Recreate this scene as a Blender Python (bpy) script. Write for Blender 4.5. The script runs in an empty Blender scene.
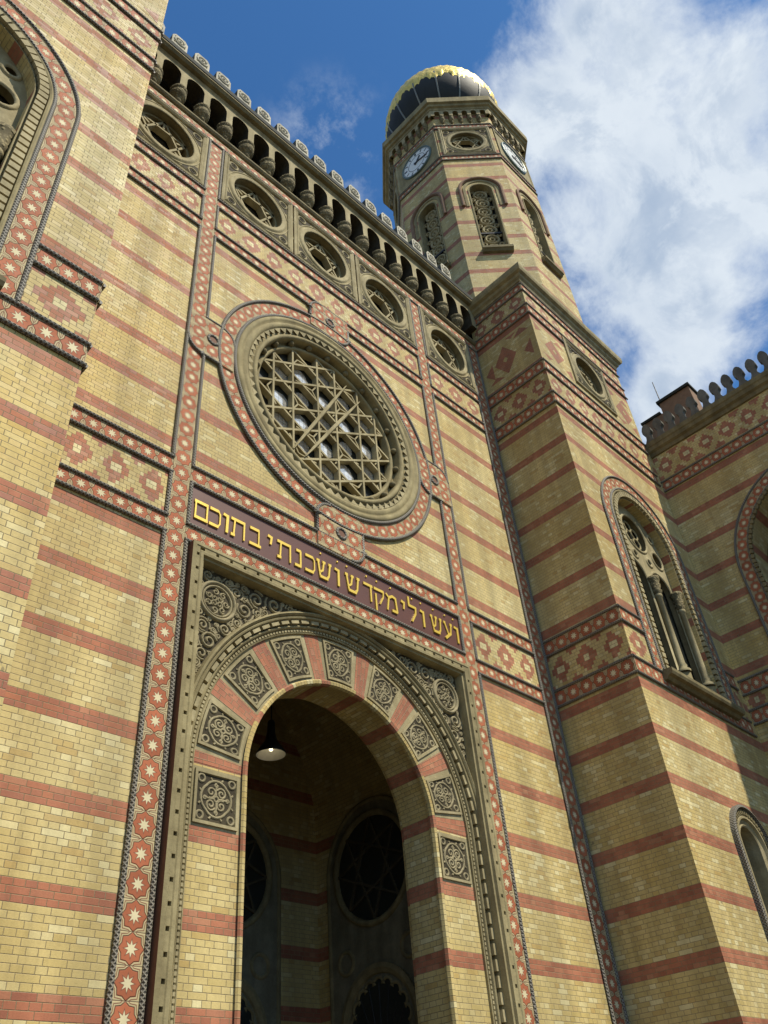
import bpy, math, random
from mathutils import Vector, Matrix
from mathutils.geometry import tessellate_polygon
random.seed(7)
PI = math.pi
sc = bpy.context.scene
COL = sc.collection

# ------------------------------------------------------------------ objects
def tag(o, label=None, cat=None, group=None, kind=None):
    if label: o['label'] = label
    if cat: o['category'] = cat
    if group: o['group'] = group
    if kind: o['kind'] = kind
    return o

def empty(name, loc, label, cat, group=None):
    o = bpy.data.objects.new(name, None); COL.objects.link(o)
    o.location = loc; o.empty_display_size = .5
    return tag(o, label, cat, group)

class Fr:
    """a wall plane: u along, v up, w outward"""
    def __init__(s, o, n):
        s.o = Vector(o); s.n = Vector((n[0], n[1], 0)).normalized()
        s.t = Vector((0, 0, 1)).cross(s.n)
    def P(s, u, v, w=0.):
        return s.o + s.t*u + s.n*w + Vector((0, 0, v))

class MB:
    def __init__(s, fr=None):
        s.v = []; s.f = []; s.uv = []; s.m = []; s.mats = []; s.fr = fr; s.sm = []
    def mi(s, m):
        if m not in s.mats: s.mats.append(m)
        return s.mats.index(m)
    def face(s, pts, uvs, mat, smooth=False):
        b = len(s.v); s.v += [tuple(p) for p in pts]
        s.f.append(tuple(range(b, b+len(pts)))); s.uv += list(uvs); s.m.append(s.mi(mat)); s.sm.append(smooth)
    def grid(s, rows, uvrows, mat, smooth=True, flip=False):
        b = len(s.v); n = len(rows[0])
        for r in rows: s.v += [tuple(p) for p in r]
        k = s.mi(mat)
        for i in range(len(rows)-1):
            for j in range(n-1):
                q = [(i, j), (i, j+1), (i+1, j+1), (i+1, j)]
                if flip: q.reverse()
                s.f.append(tuple(b+a*n+c for a, c in q)); s.uv += [uvrows[a][c] for a, c in q]
                s.m.append(k); s.sm.append(smooth)
    def quad(s, u0, u1, v0, v1, w, mat, uv=None):
        P = s.fr.P
        s.face([P(u0, v0, w), P(u1, v0, w), P(u1, v1, w), P(u0, v1, w)],
               uv or [(u0, v0), (u1, v0), (u1, v1), (u0, v1)], mat)
    def box(s, u0, u1, v0, v1, w0, w1, mat, front_uv=None, fmat=None, back=False):
        P = s.fr.P
        s.quad(u0, u1, v0, v1, w1, fmat or mat, front_uv)
        for (u, f) in ((u0, 0), (u1, 1)):
            pts = [P(u, v0, w0), P(u, v0, w1), P(u, v1, w1), P(u, v1, w0)]
            uv = [(w0, v0), (w1, v0), (w1, v1), (w0, v1)]
            if f: pts.reverse(); uv.reverse()
            s.face(pts, uv, mat)
        for (v, f) in ((v0, 1), (v1, 0)):
            pts = [P(u0, v, w1), P(u1, v, w1), P(u1, v, w0), P(u0, v, w0)]
            uv = [(u0, w1), (u1, w1), (u1, w0), (u0, w0)]
            if f: pts.reverse(); uv.reverse()
            s.face(pts, uv, mat)
        if back:
            s.face([P(u1, v0, w0), P(u0, v0, w0), P(u0, v1, w0), P(u1, v1, w0)], [(u1, v0), (u0, v0), (u0, v1), (u1, v1)], mat)
    def plate(s, outer, holes, w, mat, uvf=None):
        loops = [outer]+holes
        tri = tessellate_polygon([[Vector((a, b, 0)) for a, b in L] for L in loops])
        flat = [p for L in loops for p in L]
        for t in tri:
            p = [flat[i] for i in t]
            a = (p[1][0]-p[0][0])*(p[2][1]-p[0][1])-(p[1][1]-p[0][1])*(p[2][0]-p[0][0])
            if abs(a) < 1e-9: continue
            if a < 0: p.reverse()
            s.face([s.fr.P(x, y, w) for x, y in p], [uvf(x, y) if uvf else (x, y) for x, y in p], mat)
    def wallband(s, loop, w0, w1, mat, closed=True, inward=False, uvf=None):
        n = len(loop); L = 0
        for i in range(n if closed else n-1):
            a, b = loop[i], loop[(i+1) % n]; d = math.hypot(b[0]-a[0], b[1]-a[1])
            pts = [s.fr.P(a[0], a[1], w0), s.fr.P(b[0], b[1], w0), s.fr.P(b[0], b[1], w1), s.fr.P(a[0], a[1], w1)]
            if uvf: uv = [uvf(a, w0, L), uvf(b, w0, L+d), uvf(b, w1, L+d), uvf(a, w1, L)]
            else: uv = [(w0, L), (w0, L+d), (w1, L+d), (w1, L)]
            if inward: pts.reverse(); uv.reverse()
            s.face(pts, uv, mat); L += d
    def prism(s, loop, w0, w1, mat, fmat=None):
        s.plate(loop, [], w1, fmat or mat); s.wallband(loop, w0, w1, mat)
    def sweep(s, path, prof, mat, closed=False, smooth=True, uscale=1., cap=False):
        """profile [(d,h)]: d offset to the left of the path, h outward"""
        n = len(path); rows = []; uvr = []; L = 0
        cum = [0]
        for i in range(1, len(prof)): cum.append(cum[-1]+math.hypot(prof[i][0]-prof[i-1][0], prof[i][1]-prof[i-1][1]))
        idx = list(range(n))+([0] if closed else [])
        for q, i in enumerate(idx):
            p = path[i]
            a = path[i-1] if (i > 0 or closed) else None
            b = path[(i+1) % n] if (i < n-1 or closed) else None
            ds = []
            if a: ds.append(Vector((p[0]-a[0], p[1]-a[1])).normalized())
            if b: ds.append(Vector((b[0]-p[0], b[1]-p[1])).normalized())
            t = sum(ds, Vector((0, 0)))
            if t.length < 1e-6: t = ds[0]
            t.normalize(); nn = Vector((-t.y, t.x))
            k = 1./max(.35, nn.dot(Vector((-ds[0].y, ds[0].x))))
            if q > 0:
                pp = path[idx[q-1]]; L += math.hypot(p[0]-pp[0], p[1]-pp[1])
            rows.append([s.fr.P(p[0]+nn.x*d*k, p[1]+nn.y*d*k, h) for d, h in prof])
            uvr.append([(L*uscale, c) for c in cum])
        s.grid(rows, uvr, mat, smooth, flip=False)
        if cap and not closed:
            for r, rev in ((rows[0], False), (rows[-1], True)):
                r = list(r)
                if rev: r.reverse()
                s.face(r, [(0, 0)]*len(r), mat)
    def lathe(s, c, prof, mat, n=24, a0=0, a1=2*PI, smooth=True, axis=None):
        """vertical-axis revolve of [(r,z)] about point c; or about the wall normal with axis='w' ([(r,w)], c=(u,v))"""
        rows = []; uvr = []
        for i in range(n+1):
            a = a0+(a1-a0)*i/n; L = 0; row = []; ur = []
            for k, (r, z) in enumerate(prof):
                if k: L += math.hypot(r-prof[k-1][0], z-prof[k-1][1])
                if axis == 'w': row.append(s.fr.P(c[0]+r*math.cos(a), c[1]+r*math.sin(a), z)); ur.append((a*max(r, .01), L))
                else: row.append(Vector((c[0]+r*math.cos(a), c[1]+r*math.sin(a), c[2]+z))); ur.append((a*r, z))
            rows.append(row); uvr.append(ur)
        s.grid(rows, uvr, mat, smooth)
    def build(s, name, parent=None, label=None, smooth_angle=None):
        me = bpy.data.meshes.new(name)
        root = parent
        while root is not None and root.parent is not None: root = root.parent
        me.from_pydata(s.v, [], s.f)
        uvl = me.uv_layers.new(name='UVMap')
        flat = [c for p in s.uv for c in p]
        uvl.data.foreach_set('uv', flat)
        for m in s.mats: me.materials.append(MAT[m])
        me.polygons.foreach_set('material_index', s.m)
        me.polygons.foreach_set('use_smooth', s.sm)
        me.validate(); me.update()
        o = bpy.data.objects.new(name, me); COL.objects.link(o)
        if parent is not None:
            o.parent = parent
            if parent is root: o.location = -Vector(root.location)
        if label: o['label'] = label
        return o

def copy_at(o, d, parent=None):
    c = o.copy(); COL.objects.link(c); c.parent = parent or o.parent
    c.location = Vector(o.location)+Vector(d)
    for ch in list(o.children):
        k = ch.copy(); COL.objects.link(k); k.parent = c
    return c

def arc(c, r, a0, a1, n):
    return [(c[0]+r*math.cos(a0+(a1-a0)*i/n), c[1]+r*math.sin(a0+(a1-a0)*i/n)) for i in range(n+1)]
def circ(c, r, n=72):
    return [(c[0]+r*math.cos(2*PI*i/n), c[1]+r*math.sin(2*PI*i/n)) for i in range(n)]
def archloop(cu, r, v0, vc, n=32):
    """closed loop, counter clockwise: from bottom left... round the arch"""
    return [(cu-r, v0), (cu+r, v0)]+arc((cu, vc), r, 0, PI, n)
def archpath(cu, r, v0, vc, n=40):
    """open path from bottom right up, over the arch and down left; left normal points inwards"""
    return [(cu+r, v0)]+arc((cu, vc), r, 0, PI, n)+[(cu-r, v0)]
def rprof(r, n=6, h0=0., k=1.):
    return [(r*math.cos(PI*i/n), h0+k*r*math.sin(PI*i/n)) for i in range(n+1)]

# ------------------------------------------------------------------ materials
MAT = {}
class NT:
    def __init__(s, name):
        s.mat = bpy.data.materials.new(name); s.mat.use_nodes = True
        s.t = s.mat.node_tree; s.t.nodes.clear(); MAT[name] = s.mat
        s.out = s.t.nodes.new('ShaderNodeOutputMaterial'); s.b = s.t.nodes.new('ShaderNodeBsdfPrincipled')
        s.t.links.new(s.b.outputs[0], s.out.inputs[0])
    def n(s, ty): return s.t.nodes.new(ty)
    def link(s, a, b): s.t.links.new(a, b)
    def put(s, sock, v):
        if isinstance(v, (int, float)): sock.default_value = v
        elif isinstance(v, (tuple, list)): sock.default_value = tuple(v)+((1.,) if len(v) == 3 and sock.type == 'RGBA' else ())
        else: s.link(v, sock)
    def m(s, op, a, b=None, c=None):
        n = s.n('ShaderNodeMath'); n.operation = op
        s.put(n.inputs[0], a)
        if b is not None: s.put(n.inputs[1], b)
        if c is not None: s.put(n.inputs[2], c)
        return n.outputs[0]
    def mix(s, f, a, b):
        n = s.n('ShaderNodeMix'); n.data_type = 'RGBA'; n.clamp_factor = True
        s.put(n.inputs[0], f); s.put(n.inputs[6], a); s.put(n.inputs[7], b); return n.outputs[2]
    def fmix(s, f, a, b): return s.m('ADD', a, s.m('MULTIPLY', f, s.m('SUBTRACT', b, a)))
    def uv(s):
        n = s.n('ShaderNodeUVMap'); n.uv_map = 'UVMap'
        x = s.n('ShaderNodeSeparateXYZ'); s.link(n.outputs[0], x.inputs[0]); return x.outputs[0], x.outputs[1], n.outputs[0]
    def xyz(s, x, y, z=0.):
        n = s.n('ShaderNodeCombineXYZ'); s.put(n.inputs[0], x); s.put(n.inputs[1], y); s.put(n.inputs[2], z); return n.outputs[0]
    def pos(s): return s.n('ShaderNodeNewGeometry').outputs['Position']
    def noise(s, vec, scale, detail=3, rough=.55):
        n = s.n('ShaderNodeTexNoise'); s.link(vec, n.inputs['Vector']); n.inputs['Scale'].default_value = scale
        n.inputs['Detail'].default_value = detail; n.inputs['Roughness'].default_value = rough; return n.outputs[0]
    def white(s, vec):
        n = s.n('ShaderNodeTexWhiteNoise'); n.noise_dimensions = '3D'; s.link(vec, n.inputs['Vector']); return n.outputs[0]
    def ss(s, x, a, b):
        n = s.n('ShaderNodeMapRange'); n.interpolation_type = 'SMOOTHSTEP'; s.put(n.inputs[0], x)
        n.inputs[1].default_value = a; n.inputs[2].default_value = b; return n.outputs[0]
    def scale(s, vec, k):
        n = s.n('ShaderNodeVectorMath'); n.operation = 'MULTIPLY'; s.link(vec, n.inputs[0]); n.inputs[1].default_value = k; return n.outputs[0]
    def hsv(s, col, val):
        n = s.n('ShaderNodeHueSaturation'); s.put(n.inputs['Color'], col); s.put(n.inputs['Value'], val); return n.outputs[0]
    def bump(s, h, dist, strength=1.):
        n = s.n('ShaderNodeBump'); s.link(h, n.inputs['Height']); n.inputs['Distance'].default_value = dist
        n.inputs['Strength'].default_value = strength; s.link(n.outputs[0], s.b.inputs['Normal'])
    def fin(s, col, rough=.8, metal=0., spec=.3):
        s.put(s.b.inputs['Base Color'], col); s.put(s.b.inputs['Roughness'], rough); s.put(s.b.inputs['Metallic'], metal)
        s.b.inputs['Specular IOR Level'].default_value = spec

CO = 1.05/13
YEL = (.56, .443, .198); YLO = (.47, .355, .130); YHI = (.63, .545, .29)
RED = (.405, .155, .083); RLO = (.30, .108, .060)
def brickmat(name, mode, gain=1.):
    """mode: 'stripe' (red stripes on yellow), 'yellow', 'red', 'loz' (stepped diamonds)"""
    t = NT(name); U, V, uvv = t.uv(); P = t.pos()
    Vs = t.m('SUBTRACT', V, 4.5) if mode != 'loz' else V
    row = t.m('FLOOR', t.m('DIVIDE', Vs, CO)); par = t.m('FLOORED_MODULO', row, 2.)
    ln = t.m('SUBTRACT', .27, t.m('MULTIPLY', par, .135))
    if mode == 'loz': ln = t.m('ADD', .135, t.m('MULTIPLY', par, 0.))
    Us = t.m('ADD', t.m('ADD', U, t.m('MULTIPLY', par, .0675)), 40.5)
    q = t.m('DIVIDE', Us, ln); col = t.m('FLOOR', q)
    fu = t.m('MULTIPLY', t.m('SUBTRACT', q, col), ln); fv = t.m('SUBTRACT', Vs, t.m('MULTIPLY', row, CO))
    e = t.m('MINIMUM', t.m('MINIMUM', fu, t.m('SUBTRACT', ln, fu)), t.m('MINIMUM', fv, t.m('SUBTRACT', CO, fv)))
    wob = t.m('MULTIPLY', t.m('SUBTRACT', t.noise(P, 30., 2), .5), .006)
    mort = t.ss(t.m('ADD', e, wob), .0010, .0062)          # 0 in the joint
    h = t.white(t.xyz(col, row, par)); h2 = t.white(t.xyz(row, col, 5.3)); h3 = t.white(t.xyz(row, 3.1, t.m('ADD', col, 17.)))
    big = t.ss(t.noise(P, .45, 4), .35, .7)
    ycol = t.mix(t.m('MULTIPLY', h, .75), YLO, YEL)
    ycol = t.mix(t.ss(t.m('ADD', h2, t.m('MULTIPLY', big, .14)), .84, 1.04), ycol, YHI)
    ycol = t.mix(t.m('MULTIPLY', t.ss(t.noise(P, .22, 3), .42, .72), .5), ycol, YHI)
    ycol = t.mix(t.m('MULTIPLY', t.ss(h3, .90, .97), .7), ycol, (.43, .29, .10))
    ycol = t.mix(t.m('MULTIPLY', t.ss(t.noise(P, .30, 3), .50, .74), .65), ycol, (.56, .39, .115))
    rcol = t.mix(h, RLO, RED)
    rcol = t.mix(t.m('MULTIPLY', t.ss(h2, .84, .97), .6), rcol, (.46, .225, .125))
    rcol = t.mix(t.m('MULTIPLY', big, .35), rcol, (.43, .20, .115))
    if mode == 'stripe':
        r13 = t.m('FLOORED_MODULO', t.m('FLOOR', t.m('DIVIDE', t.m('ADD', Vs, .0001), CO)), 13.)
        isr = t.m('GREATER_THAN', r13, 9.5)
        c = t.mix(isr, ycol, rcol)
    elif mode == 'red': c = rcol; isr = None
    elif mode == 'yellow': c = ycol
    else:
        p = .70; hh = .42
        uq = t.m('MULTIPLY', t.m('ADD', t.m('FLOOR', t.m('DIVIDE', U, .0675)), .5), .0675)
        vq = t.m('MULTIPLY', t.m('ADD', row, .5), CO)
        def dia(du, a, b):
            x = t.m('ABSOLUTE', t.m('SUBTRACT', t.m('FLOORED_MODULO', t.m('ADD', uq, du), p), p/2))
            return x
        x0 = dia(p/2, 1, 1)
        d0 = t.m('ADD', t.m('DIVIDE', x0, .275), t.m('DIVIDE', t.m('ABSOLUTE', vq), .36))
        x1 = dia(0., 1, 1); v1 = t.m('SUBTRACT', hh, t.m('ABSOLUTE', vq))
        d1 = t.m('ADD', t.m('DIVIDE', x1, .20), t.m('DIVIDE', t.m('ABSOLUTE', v1), .17))
        isr = t.m('MAXIMUM', t.m('LESS_THAN', d0, 1.), t.m('LESS_THAN', d1, 1.))
        cen = t.m('MULTIPLY', t.m('LESS_THAN', x0, .10), t.m('LESS_THAN', t.m('ABSOLUTE', vq), .05))
        c = t.mix(isr, ycol, rcol); c = t.mix(cen, c, YHI)
    # soot and rain streaks that have their own shape
    streak = t.noise(t.scale(P, (1.6, 1.6, .16)), 1., 5, .62)
    c = t.hsv(c, t.fmix(t.ss(streak, .36, .66), .78, 1.10))
    c = t.hsv(c, t.fmix(t.noise(P, 7., 4), .84, 1.16)); c = t.hsv(c, t.fmix(t.noise(P, 38., 4, .7), .80, 1.20))
    spot = t.ss(t.noise(P, 5.5, 2), .735, .76); c = t.mix(t.m('MULTIPLY', spot, .6), c, (.12, .09, .055))
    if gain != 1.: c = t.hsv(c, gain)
    mc = t.mix(t.noise(P, 1.3, 3), (.15, .115, .065), (.34, .27, .155))
    c = t.mix(mort, mc, c)
    t.bump(t.m('ADD', mort, t.m('MULTIPLY', t.noise(P, 60., 3), .35)), .006, .8)
    t.fin(c, t.fmix(h, .62, .85), 0, .3)
brickmat('brick_striped', 'stripe'); brickmat('brick_red', 'red'); brickmat('brick_yellow', 'yellow'); brickmat('brick_lozenge', 'loz'); brickmat('brick_porch_shaded', 'stripe', .78); brickmat('brick_vault_shaded', 'yellow', .72)  # porch and vault bricks are darkened copies, interior shade put into their colour

def tilemat():
    t = NT('star_tile'); U, V, uvv = t.uv(); P = t.pos()
    px = t.m('SUBTRACT', t.m('FRACT', t.m('ADD', U, 100.)), .5); py = t.m('SUBTRACT', t.m('FRACT', t.m('ADD', V, 99.9999)), .5)
    r = t.m('SQRT', t.m('ADD', t.m('MULTIPLY', px, px), t.m('MULTIPLY', py, py)))
    a = t.m('ARCTAN2', py, px)
    f = t.m('SUBTRACT', PI/8, t.m('ABSOLUTE', t.m('SUBTRACT', t.m('FLOORED_MODULO', t.m('ADD', a, 4*PI), PI/4), PI/8)))
    x = t.m('MULTIPLY', r, t.m('COSINE', f)); y = t.m('MULTIPLY', r, t.m('SINE', f))
    def star(R, q):
        c, s_ = math.cos(PI/8), math.sin(PI/8); L = math.hypot(q*s_, R-q*c)
        return t.m('ADD', t.m('MULTIPLY', t.m('SUBTRACT', x, R), q*s_/L), t.m('MULTIPLY', y, (R-q*c)/L))
    d1 = star(.30, .135); d2 = star(.495, .405)
    cream = (.50, .42, .235); redt = (.41, .132, .064)
    tile = t.white(t.xyz(t.m('FLOOR', t.m('ADD', U, 100.)), 1., 2.))
    rc = t.hsv(redt, t.fmix(tile, .85, 1.15))
    c = t.mix(t.ss(d2, -.012, .012), rc, cream)
    c = t.mix(t.m('SUBTRACT', 1., t.ss(t.m('ABSOLUTE', d2), .006, .026)), c, (.14, .06, .035))
    d3 = t.m('ABSOLUTE', t.m('SUBTRACT', d2, .075))
    c = t.mix(t.m('SUBTRACT', 1., t.ss(d3, .008, .022)), c, (.22, .10, .06))
    c = t.mix(t.m('SUBTRACT', 1., t.ss(d1, -.012, .012)), c, (.66, .58, .36))
    c = t.mix(t.m('SUBTRACT', 1., t.ss(t.m('ABSOLUTE', d1), .004, .018)), c, (.20, .08, .05))
    edge = t.m('MINIMUM', t.m('SUBTRACT', .5, t.m('ABSOLUTE', px)), 1.)
    c = t.mix(t.m('SUBTRACT', 1., t.ss(edge, .004, .018)), c, (.22, .14, .09))
    c = t.hsv(c, t.fmix(t.noise(P, 3.5, 5), .70, 1.14))
    wear = t.ss(t.noise(P, 14., 5, .65), .60, .70)
    c = t.mix(t.m('MULTIPLY', wear, .45), c, (.24, .17, .10))
    t.bump(t.m('ADD', t.ss(t.m('ABSOLUTE', d2), .004, .03), t.ss(edge, .004, .03)), .006, .6)
    t.fin(c, t.fmix(t.noise(P, 6., 3), .55, .85), 0, .15)
tilemat()

def stonemat(name, col, dark, sc_=1., bumpd=.012, rough=.85, carve=0.):
    t = NT(name); P = t.pos(); U, V, uvv = t.uv()
    n1 = t.noise(P, 2.2*sc_, 5, .6); n2 = t.noise(P, 22.*sc_, 4, .6)
    c = t.mix(t.ss(n1, .35, .68), dark, col); c = t.hsv(c, t.fmix(n2, .74, 1.22))
    streak = t.noise(t.scale(P, (4., 4., .5)), 1., 4, .6)
    c = t.hsv(c, t.fmix(t.ss(streak, .35, .65), .82, 1.08))
    h = t.m('ADD', t.m('MULTIPLY', n2, .5), t.m('MULTIPLY', t.noise(P, 70., 2), .25))
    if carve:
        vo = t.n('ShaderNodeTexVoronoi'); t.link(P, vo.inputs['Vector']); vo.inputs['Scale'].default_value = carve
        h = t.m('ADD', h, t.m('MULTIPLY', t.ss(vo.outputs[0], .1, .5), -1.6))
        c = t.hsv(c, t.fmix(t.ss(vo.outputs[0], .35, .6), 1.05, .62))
    t.bump(h, bumpd, .7); t.fin(c, rough, 0, .2)
stonemat('stone', (.34, .285, .150), (.25, .205, .105))
stonemat('stone_pale', (.40, .34, .195), (.30, .25, .135))
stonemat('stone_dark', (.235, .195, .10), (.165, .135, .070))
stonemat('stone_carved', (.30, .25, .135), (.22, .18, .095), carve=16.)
stonemat('relief_ground', (.078, .063, .036), (.050, .040, .024))
stonemat('relief_scroll', (.36, .305, .18), (.25, .21, .12), 2.)
stonemat('slate_grey', (.17, .165, .14), (.12, .115, .095))
stonemat('plaster_grey', (.20, .18, .12), (.14, .125, .08))
stonemat('paving', (.13, .115, .085), (.085, .075, .055), .4)
stonemat('stone_dark_shade', (.085, .070, .042), (.055, .045, .028))  # darkened stone; shade of the cornice niches is put into this colour
stonemat('stone_light', (.52, .49, .40), (.40, .37, .28))

def ropemat():
    t = NT('rope_grey'); U, V, uvv = t.uv(); P = t.pos()
    w = t.m('SINE', t.m('MULTIPLY', t.m('ADD', U, t.m('MULTIPLY', V, .9)), 2*PI/.062))
    w2 = t.m('SINE', t.m('MULTIPLY', t.m('SUBTRACT', U, t.m('MULTIPLY', V, .9)), 2*PI/.062))
    k = t.m('MAXIMUM', w, w2)
    c = t.mix(t.ss(k, -.5, .8), (.075, .066, .052), (.215, .195, .155))
    c = t.hsv(c, t.fmix(t.noise(P, 5., 4), .75, 1.2))
    t.bump(k, .010, .8); t.fin(c, .6, 0, .35)
ropemat()

def plain(name, col, rough=.6, metal=0., spec=.4, vary=.25, sc_=8., bumpd=.003):
    t = NT(name); P = t.pos(); n = t.noise(P, sc_, 4)
    t.bump(n, bumpd, .6); t.fin(t.hsv(col, t.fmix(n, 1-vary, 1+vary)), rough, metal, spec)
plain('maroon', (.115, .046, .033), .45, 0, .4, .18, 3.)
plain('gold_letter', (.80, .56, .09), .38, .35, .5, .12, 20.)
plain('glass_dark', (.018, .020, .018), .12, 0, .5, .2, 3., .001)
plain('glass_dull', (.020, .022, .018), .35, 0, .4, .3, 2., .002)
plain('dome_metal', (.020, .023, .021), .6, 0., .25, .5, 2.5, .01)
plain('dome_rib', (.19, .19, .16), .45, .4, .5, .3)
plain('gold_leaf', (.76, .57, .14), .46, .65, .5, .35, 4., .10)
plain('clock_white', (.72, .72, .66), .35, 0, .5, .06)
plain('clock_black', (.02, .02, .02), .5)
plain('clock_rim', (.10, .14, .12), .4, .3)
plain('iron_black', (.016, .016, .015), .45, .3)
plain('enamel_white', (.62, .60, .54), .35)
plain('roof_metal', (.035, .038, .032), .8, 0, .15)
plain('red_shade', (.16, .075, .045), .8)  # dark red; holds the shade of the portal returns in its colour
plain('brick_brown', (.24, .15, .095), .85, 0, .2, .3, 6., .01)
def pane():
    t = NT('glass_pale'); U, V, uvv = t.uv(); P = t.pos()
    g = .115
    fx = t.m('ABSOLUTE', t.m('SUBTRACT', t.m('FRACT', t.m('ADD', t.m('DIVIDE', U, g), 100.)), .5))
    fy = t.m('ABSOLUTE', t.m('SUBTRACT', t.m('FRACT', t.m('ADD', t.m('DIVIDE', V, g), 100.)), .5))
    lead = t.ss(t.m('MAXIMUM', fx, fy), .455, .48)
    cell = t.white(t.xyz(t.m('FLOOR', t.m('DIVIDE', U, g)), t.m('FLOOR', t.m('DIVIDE', V, g)), 1.))
    c = t.mix(lead, t.hsv((.95, .93, .88), t.fmix(cell, .78, 1.05)), (.22, .23, .23))
    t.bump(t.noise(P, 9., 2), .004, .5); t.fin(c, .10, .72, .8)
pane()
def bulb():
    t = NT('bulb_lit'); t.put(t.b.inputs['Base Color'], (1, .9, .7)); t.put(t.b.inputs['Emission Color'], (1., .86, .55))
    t.b.inputs['Emission Strength'].default_value = 4.
bulb()

# ------------------------------------------------------------------ building blocks
ROPE = .036
def rope(fr, path, parent, w=.02, r=ROPE, closed=False, mat='rope_grey', cap=True):
    mb = MB(fr); mb.sweep(path, rprof(r, 8, w, 1.15), mat, closed, True, cap=cap)
    return mb.build('rope_moulding', parent)

def star_h(fr, u0, u1, v0, v1, parent, w=.02, pitch=.345, ropes=(1, 1), ends=(0, 0)):
    n = max(1, round((u1-u0)/pitch)); mb = MB(fr)
    mb.box(u0, u1, v0, v1, 0, w, 'star_tile', [(0, 0), (n, 0), (n, 1), (0, 1)])
    o = mb.build('star_band', parent)
    a, b = u0-ends[0], u1+ends[1]
    if ropes[0]: rope(fr, [(a, v0), (b, v0)], o, w)
    if ropes[1]: rope(fr, [(a, v1), (b, v1)], o, w)
    return o
def star_v(fr, u0, u1, v0, v1, parent, w=.022, pitch=.345, ropes=()):
    n = max(1, round((v1-v0)/pitch)); mb = MB(fr)
    mb.box(u0, u1, v0, v1, 0, w, 'star_tile', [(0, 0), (0, 1), (n, 1), (n, 0)])
    o = mb.build('star_band', parent)
    for (u, a, b) in ropes: rope(fr, [(u, a), (u, b)], o, w)
    return o
def lozenge(fr, u0, u1, v0, v1, parent, w=.006, name='lozenge_frieze', phase=None):
    n = max(1, round((u1-u0)/.70)); c = (u0+u1)/2; vc = (v0+v1)/2
    k = n*.70/(u1-u0)
    off = (0 if n % 2 else .35) if phase is None else phase
    f = lambda u, v: ((u-c)*k+off, v-vc)
    mb = MB(fr); mb.box(u0, u1, v0, v1, 0, w, 'brick_lozenge', [f(u0, v0), f(u1, v0), f(u1, v1), f(u0, v1)])
    return mb.build(name, parent)

def star_ring(fr, path, ri, ro, parent, w=.03, pitch=.345, closed=True, mid=None):
    """star tiles along a path that is the band's centre line"""
    hw = (ro-ri)/2; L = 0
    for i in range(len(path) - (0 if closed else 1)):
        a, b = path[i], path[(i+1) % len(path)]; L += math.hypot(b[0]-a[0], b[1]-a[1])
    n = round(L/pitch); mb = MB(fr)
    pr = [(hw, 0), (hw, w), (-hw, w), (-hw, 0)]
    mb.sweep(path, pr, 'star_tile', closed, False, uscale=n/L)
    # across coordinate 0..1
    k = 2*hw
    mb.uv = [(u, min(1, max(0, (v-w)/k))) for u, v in mb.uv]
    return mb.build('star_band', parent)

def spiral(c, r, a0, turns, dirn=1, r1=.18, n=26):
    return [(c[0]+r*(1-(1-r1)*i/n)*math.cos(a0+dirn*turns*2*PI*i/n), c[1]+r*(1-(1-r1)*i/n)*math.sin(a0+dirn*turns*2*PI*i/n)) for i in range(n+1)]
def scroll_paths():
    out = []
    n = 64
    ring = []
    for i in range(n):
        a = 2*PI*i/n; rr = .70+.05*abs(math.cos(2*a))
        ring.append((rr*math.cos(a), rr*math.sin(a)))
    out.append((ring, True, .060))
    for sx in (-1, 1):
        for sy in (-1, 1):
            out.append((circ((.76*sx, .76*sy), .155, 18), True, .055))
    for k in range(4):
        a = PI/4+k*PI/2; c = (.36*math.cos(a), .36*math.sin(a))
        out.append((spiral(c, .25, a+PI*.6, 1.45, 1 if k % 2 else -1), False, .046))
        b = a+PI/4; out.append(([(.12*math.cos(b), .12*math.sin(b)), (.30*math.cos(b+.1), .30*math.sin(b+.1)), (.56*math.cos(b), .56*math.sin(b))], False, .05))
        out.append((spiral((.56*math.cos(b), .56*math.sin(b)), .10, b, 1.1, 1, .3, 10), False, .04))
        for s in (-1, 1):
            q = b+s*.30; out.append(([(.80*math.cos(q), .80*math.sin(q)), (.90*math.cos(q+.06*s), .90*math.sin(q+.06*s))], False, .05))
    out.append((circ((0, 0), .11, 12), True, .05))
    return out
SCROLL = scroll_paths()
def scroll_fill(mb, mapf, size, w):
    for path, closed, r in SCROLL:
        mb.sweep([mapf(a, b) for a, b in path], rprof(r*size, 4, w, .9), 'relief_scroll', closed, True, cap=True)

def bars(mb, segs, wid, w0, w1, mat):
    for (a, b) in segs:
        d = Vector((b[0]-a[0], b[1]-a[1]))
        if d.length < .02: continue
        d.normalize(); n = Vector((-d.y, d.x))*wid/2
        loop = [(a[0]-n.x, a[1]-n.y), (b[0]-n.x, b[1]-n.y), (b[0]+n.x, b[1]+n.y), (a[0]+n.x, a[1]+n.y)]
        loop.reverse()
        A = sum(loop[i][0]*loop[(i+1) % 4][1]-loop[(i+1) % 4][0]*loop[i][1] for i in range(4))
        if A < 0: loop.reverse()
        mb.prism(loop, w0, w1, mat)

def clipseg(a, b, c, R):
    dx, dy = b[0]-a[0], b[1]-a[1]; fx, fy = a[0]-c[0], a[1]-c[1]
    A = dx*dx+dy*dy; B = 2*(fx*dx+fy*dy); Cc = fx*fx+fy*fy-R*R; D = B*B-4*A*Cc
    if D <= 0: return None
    t0, t1 = (-B-math.sqrt(D))/(2*A), (-B+math.sqrt(D))/(2*A); t0, t1 = max(0, t0), min(1, t1)
    if t1-t0 < .02: return None
    return ((a[0]+dx*t0, a[1]+dy*t0), (a[0]+dx*t1, a[1]+dy*t1))

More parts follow.
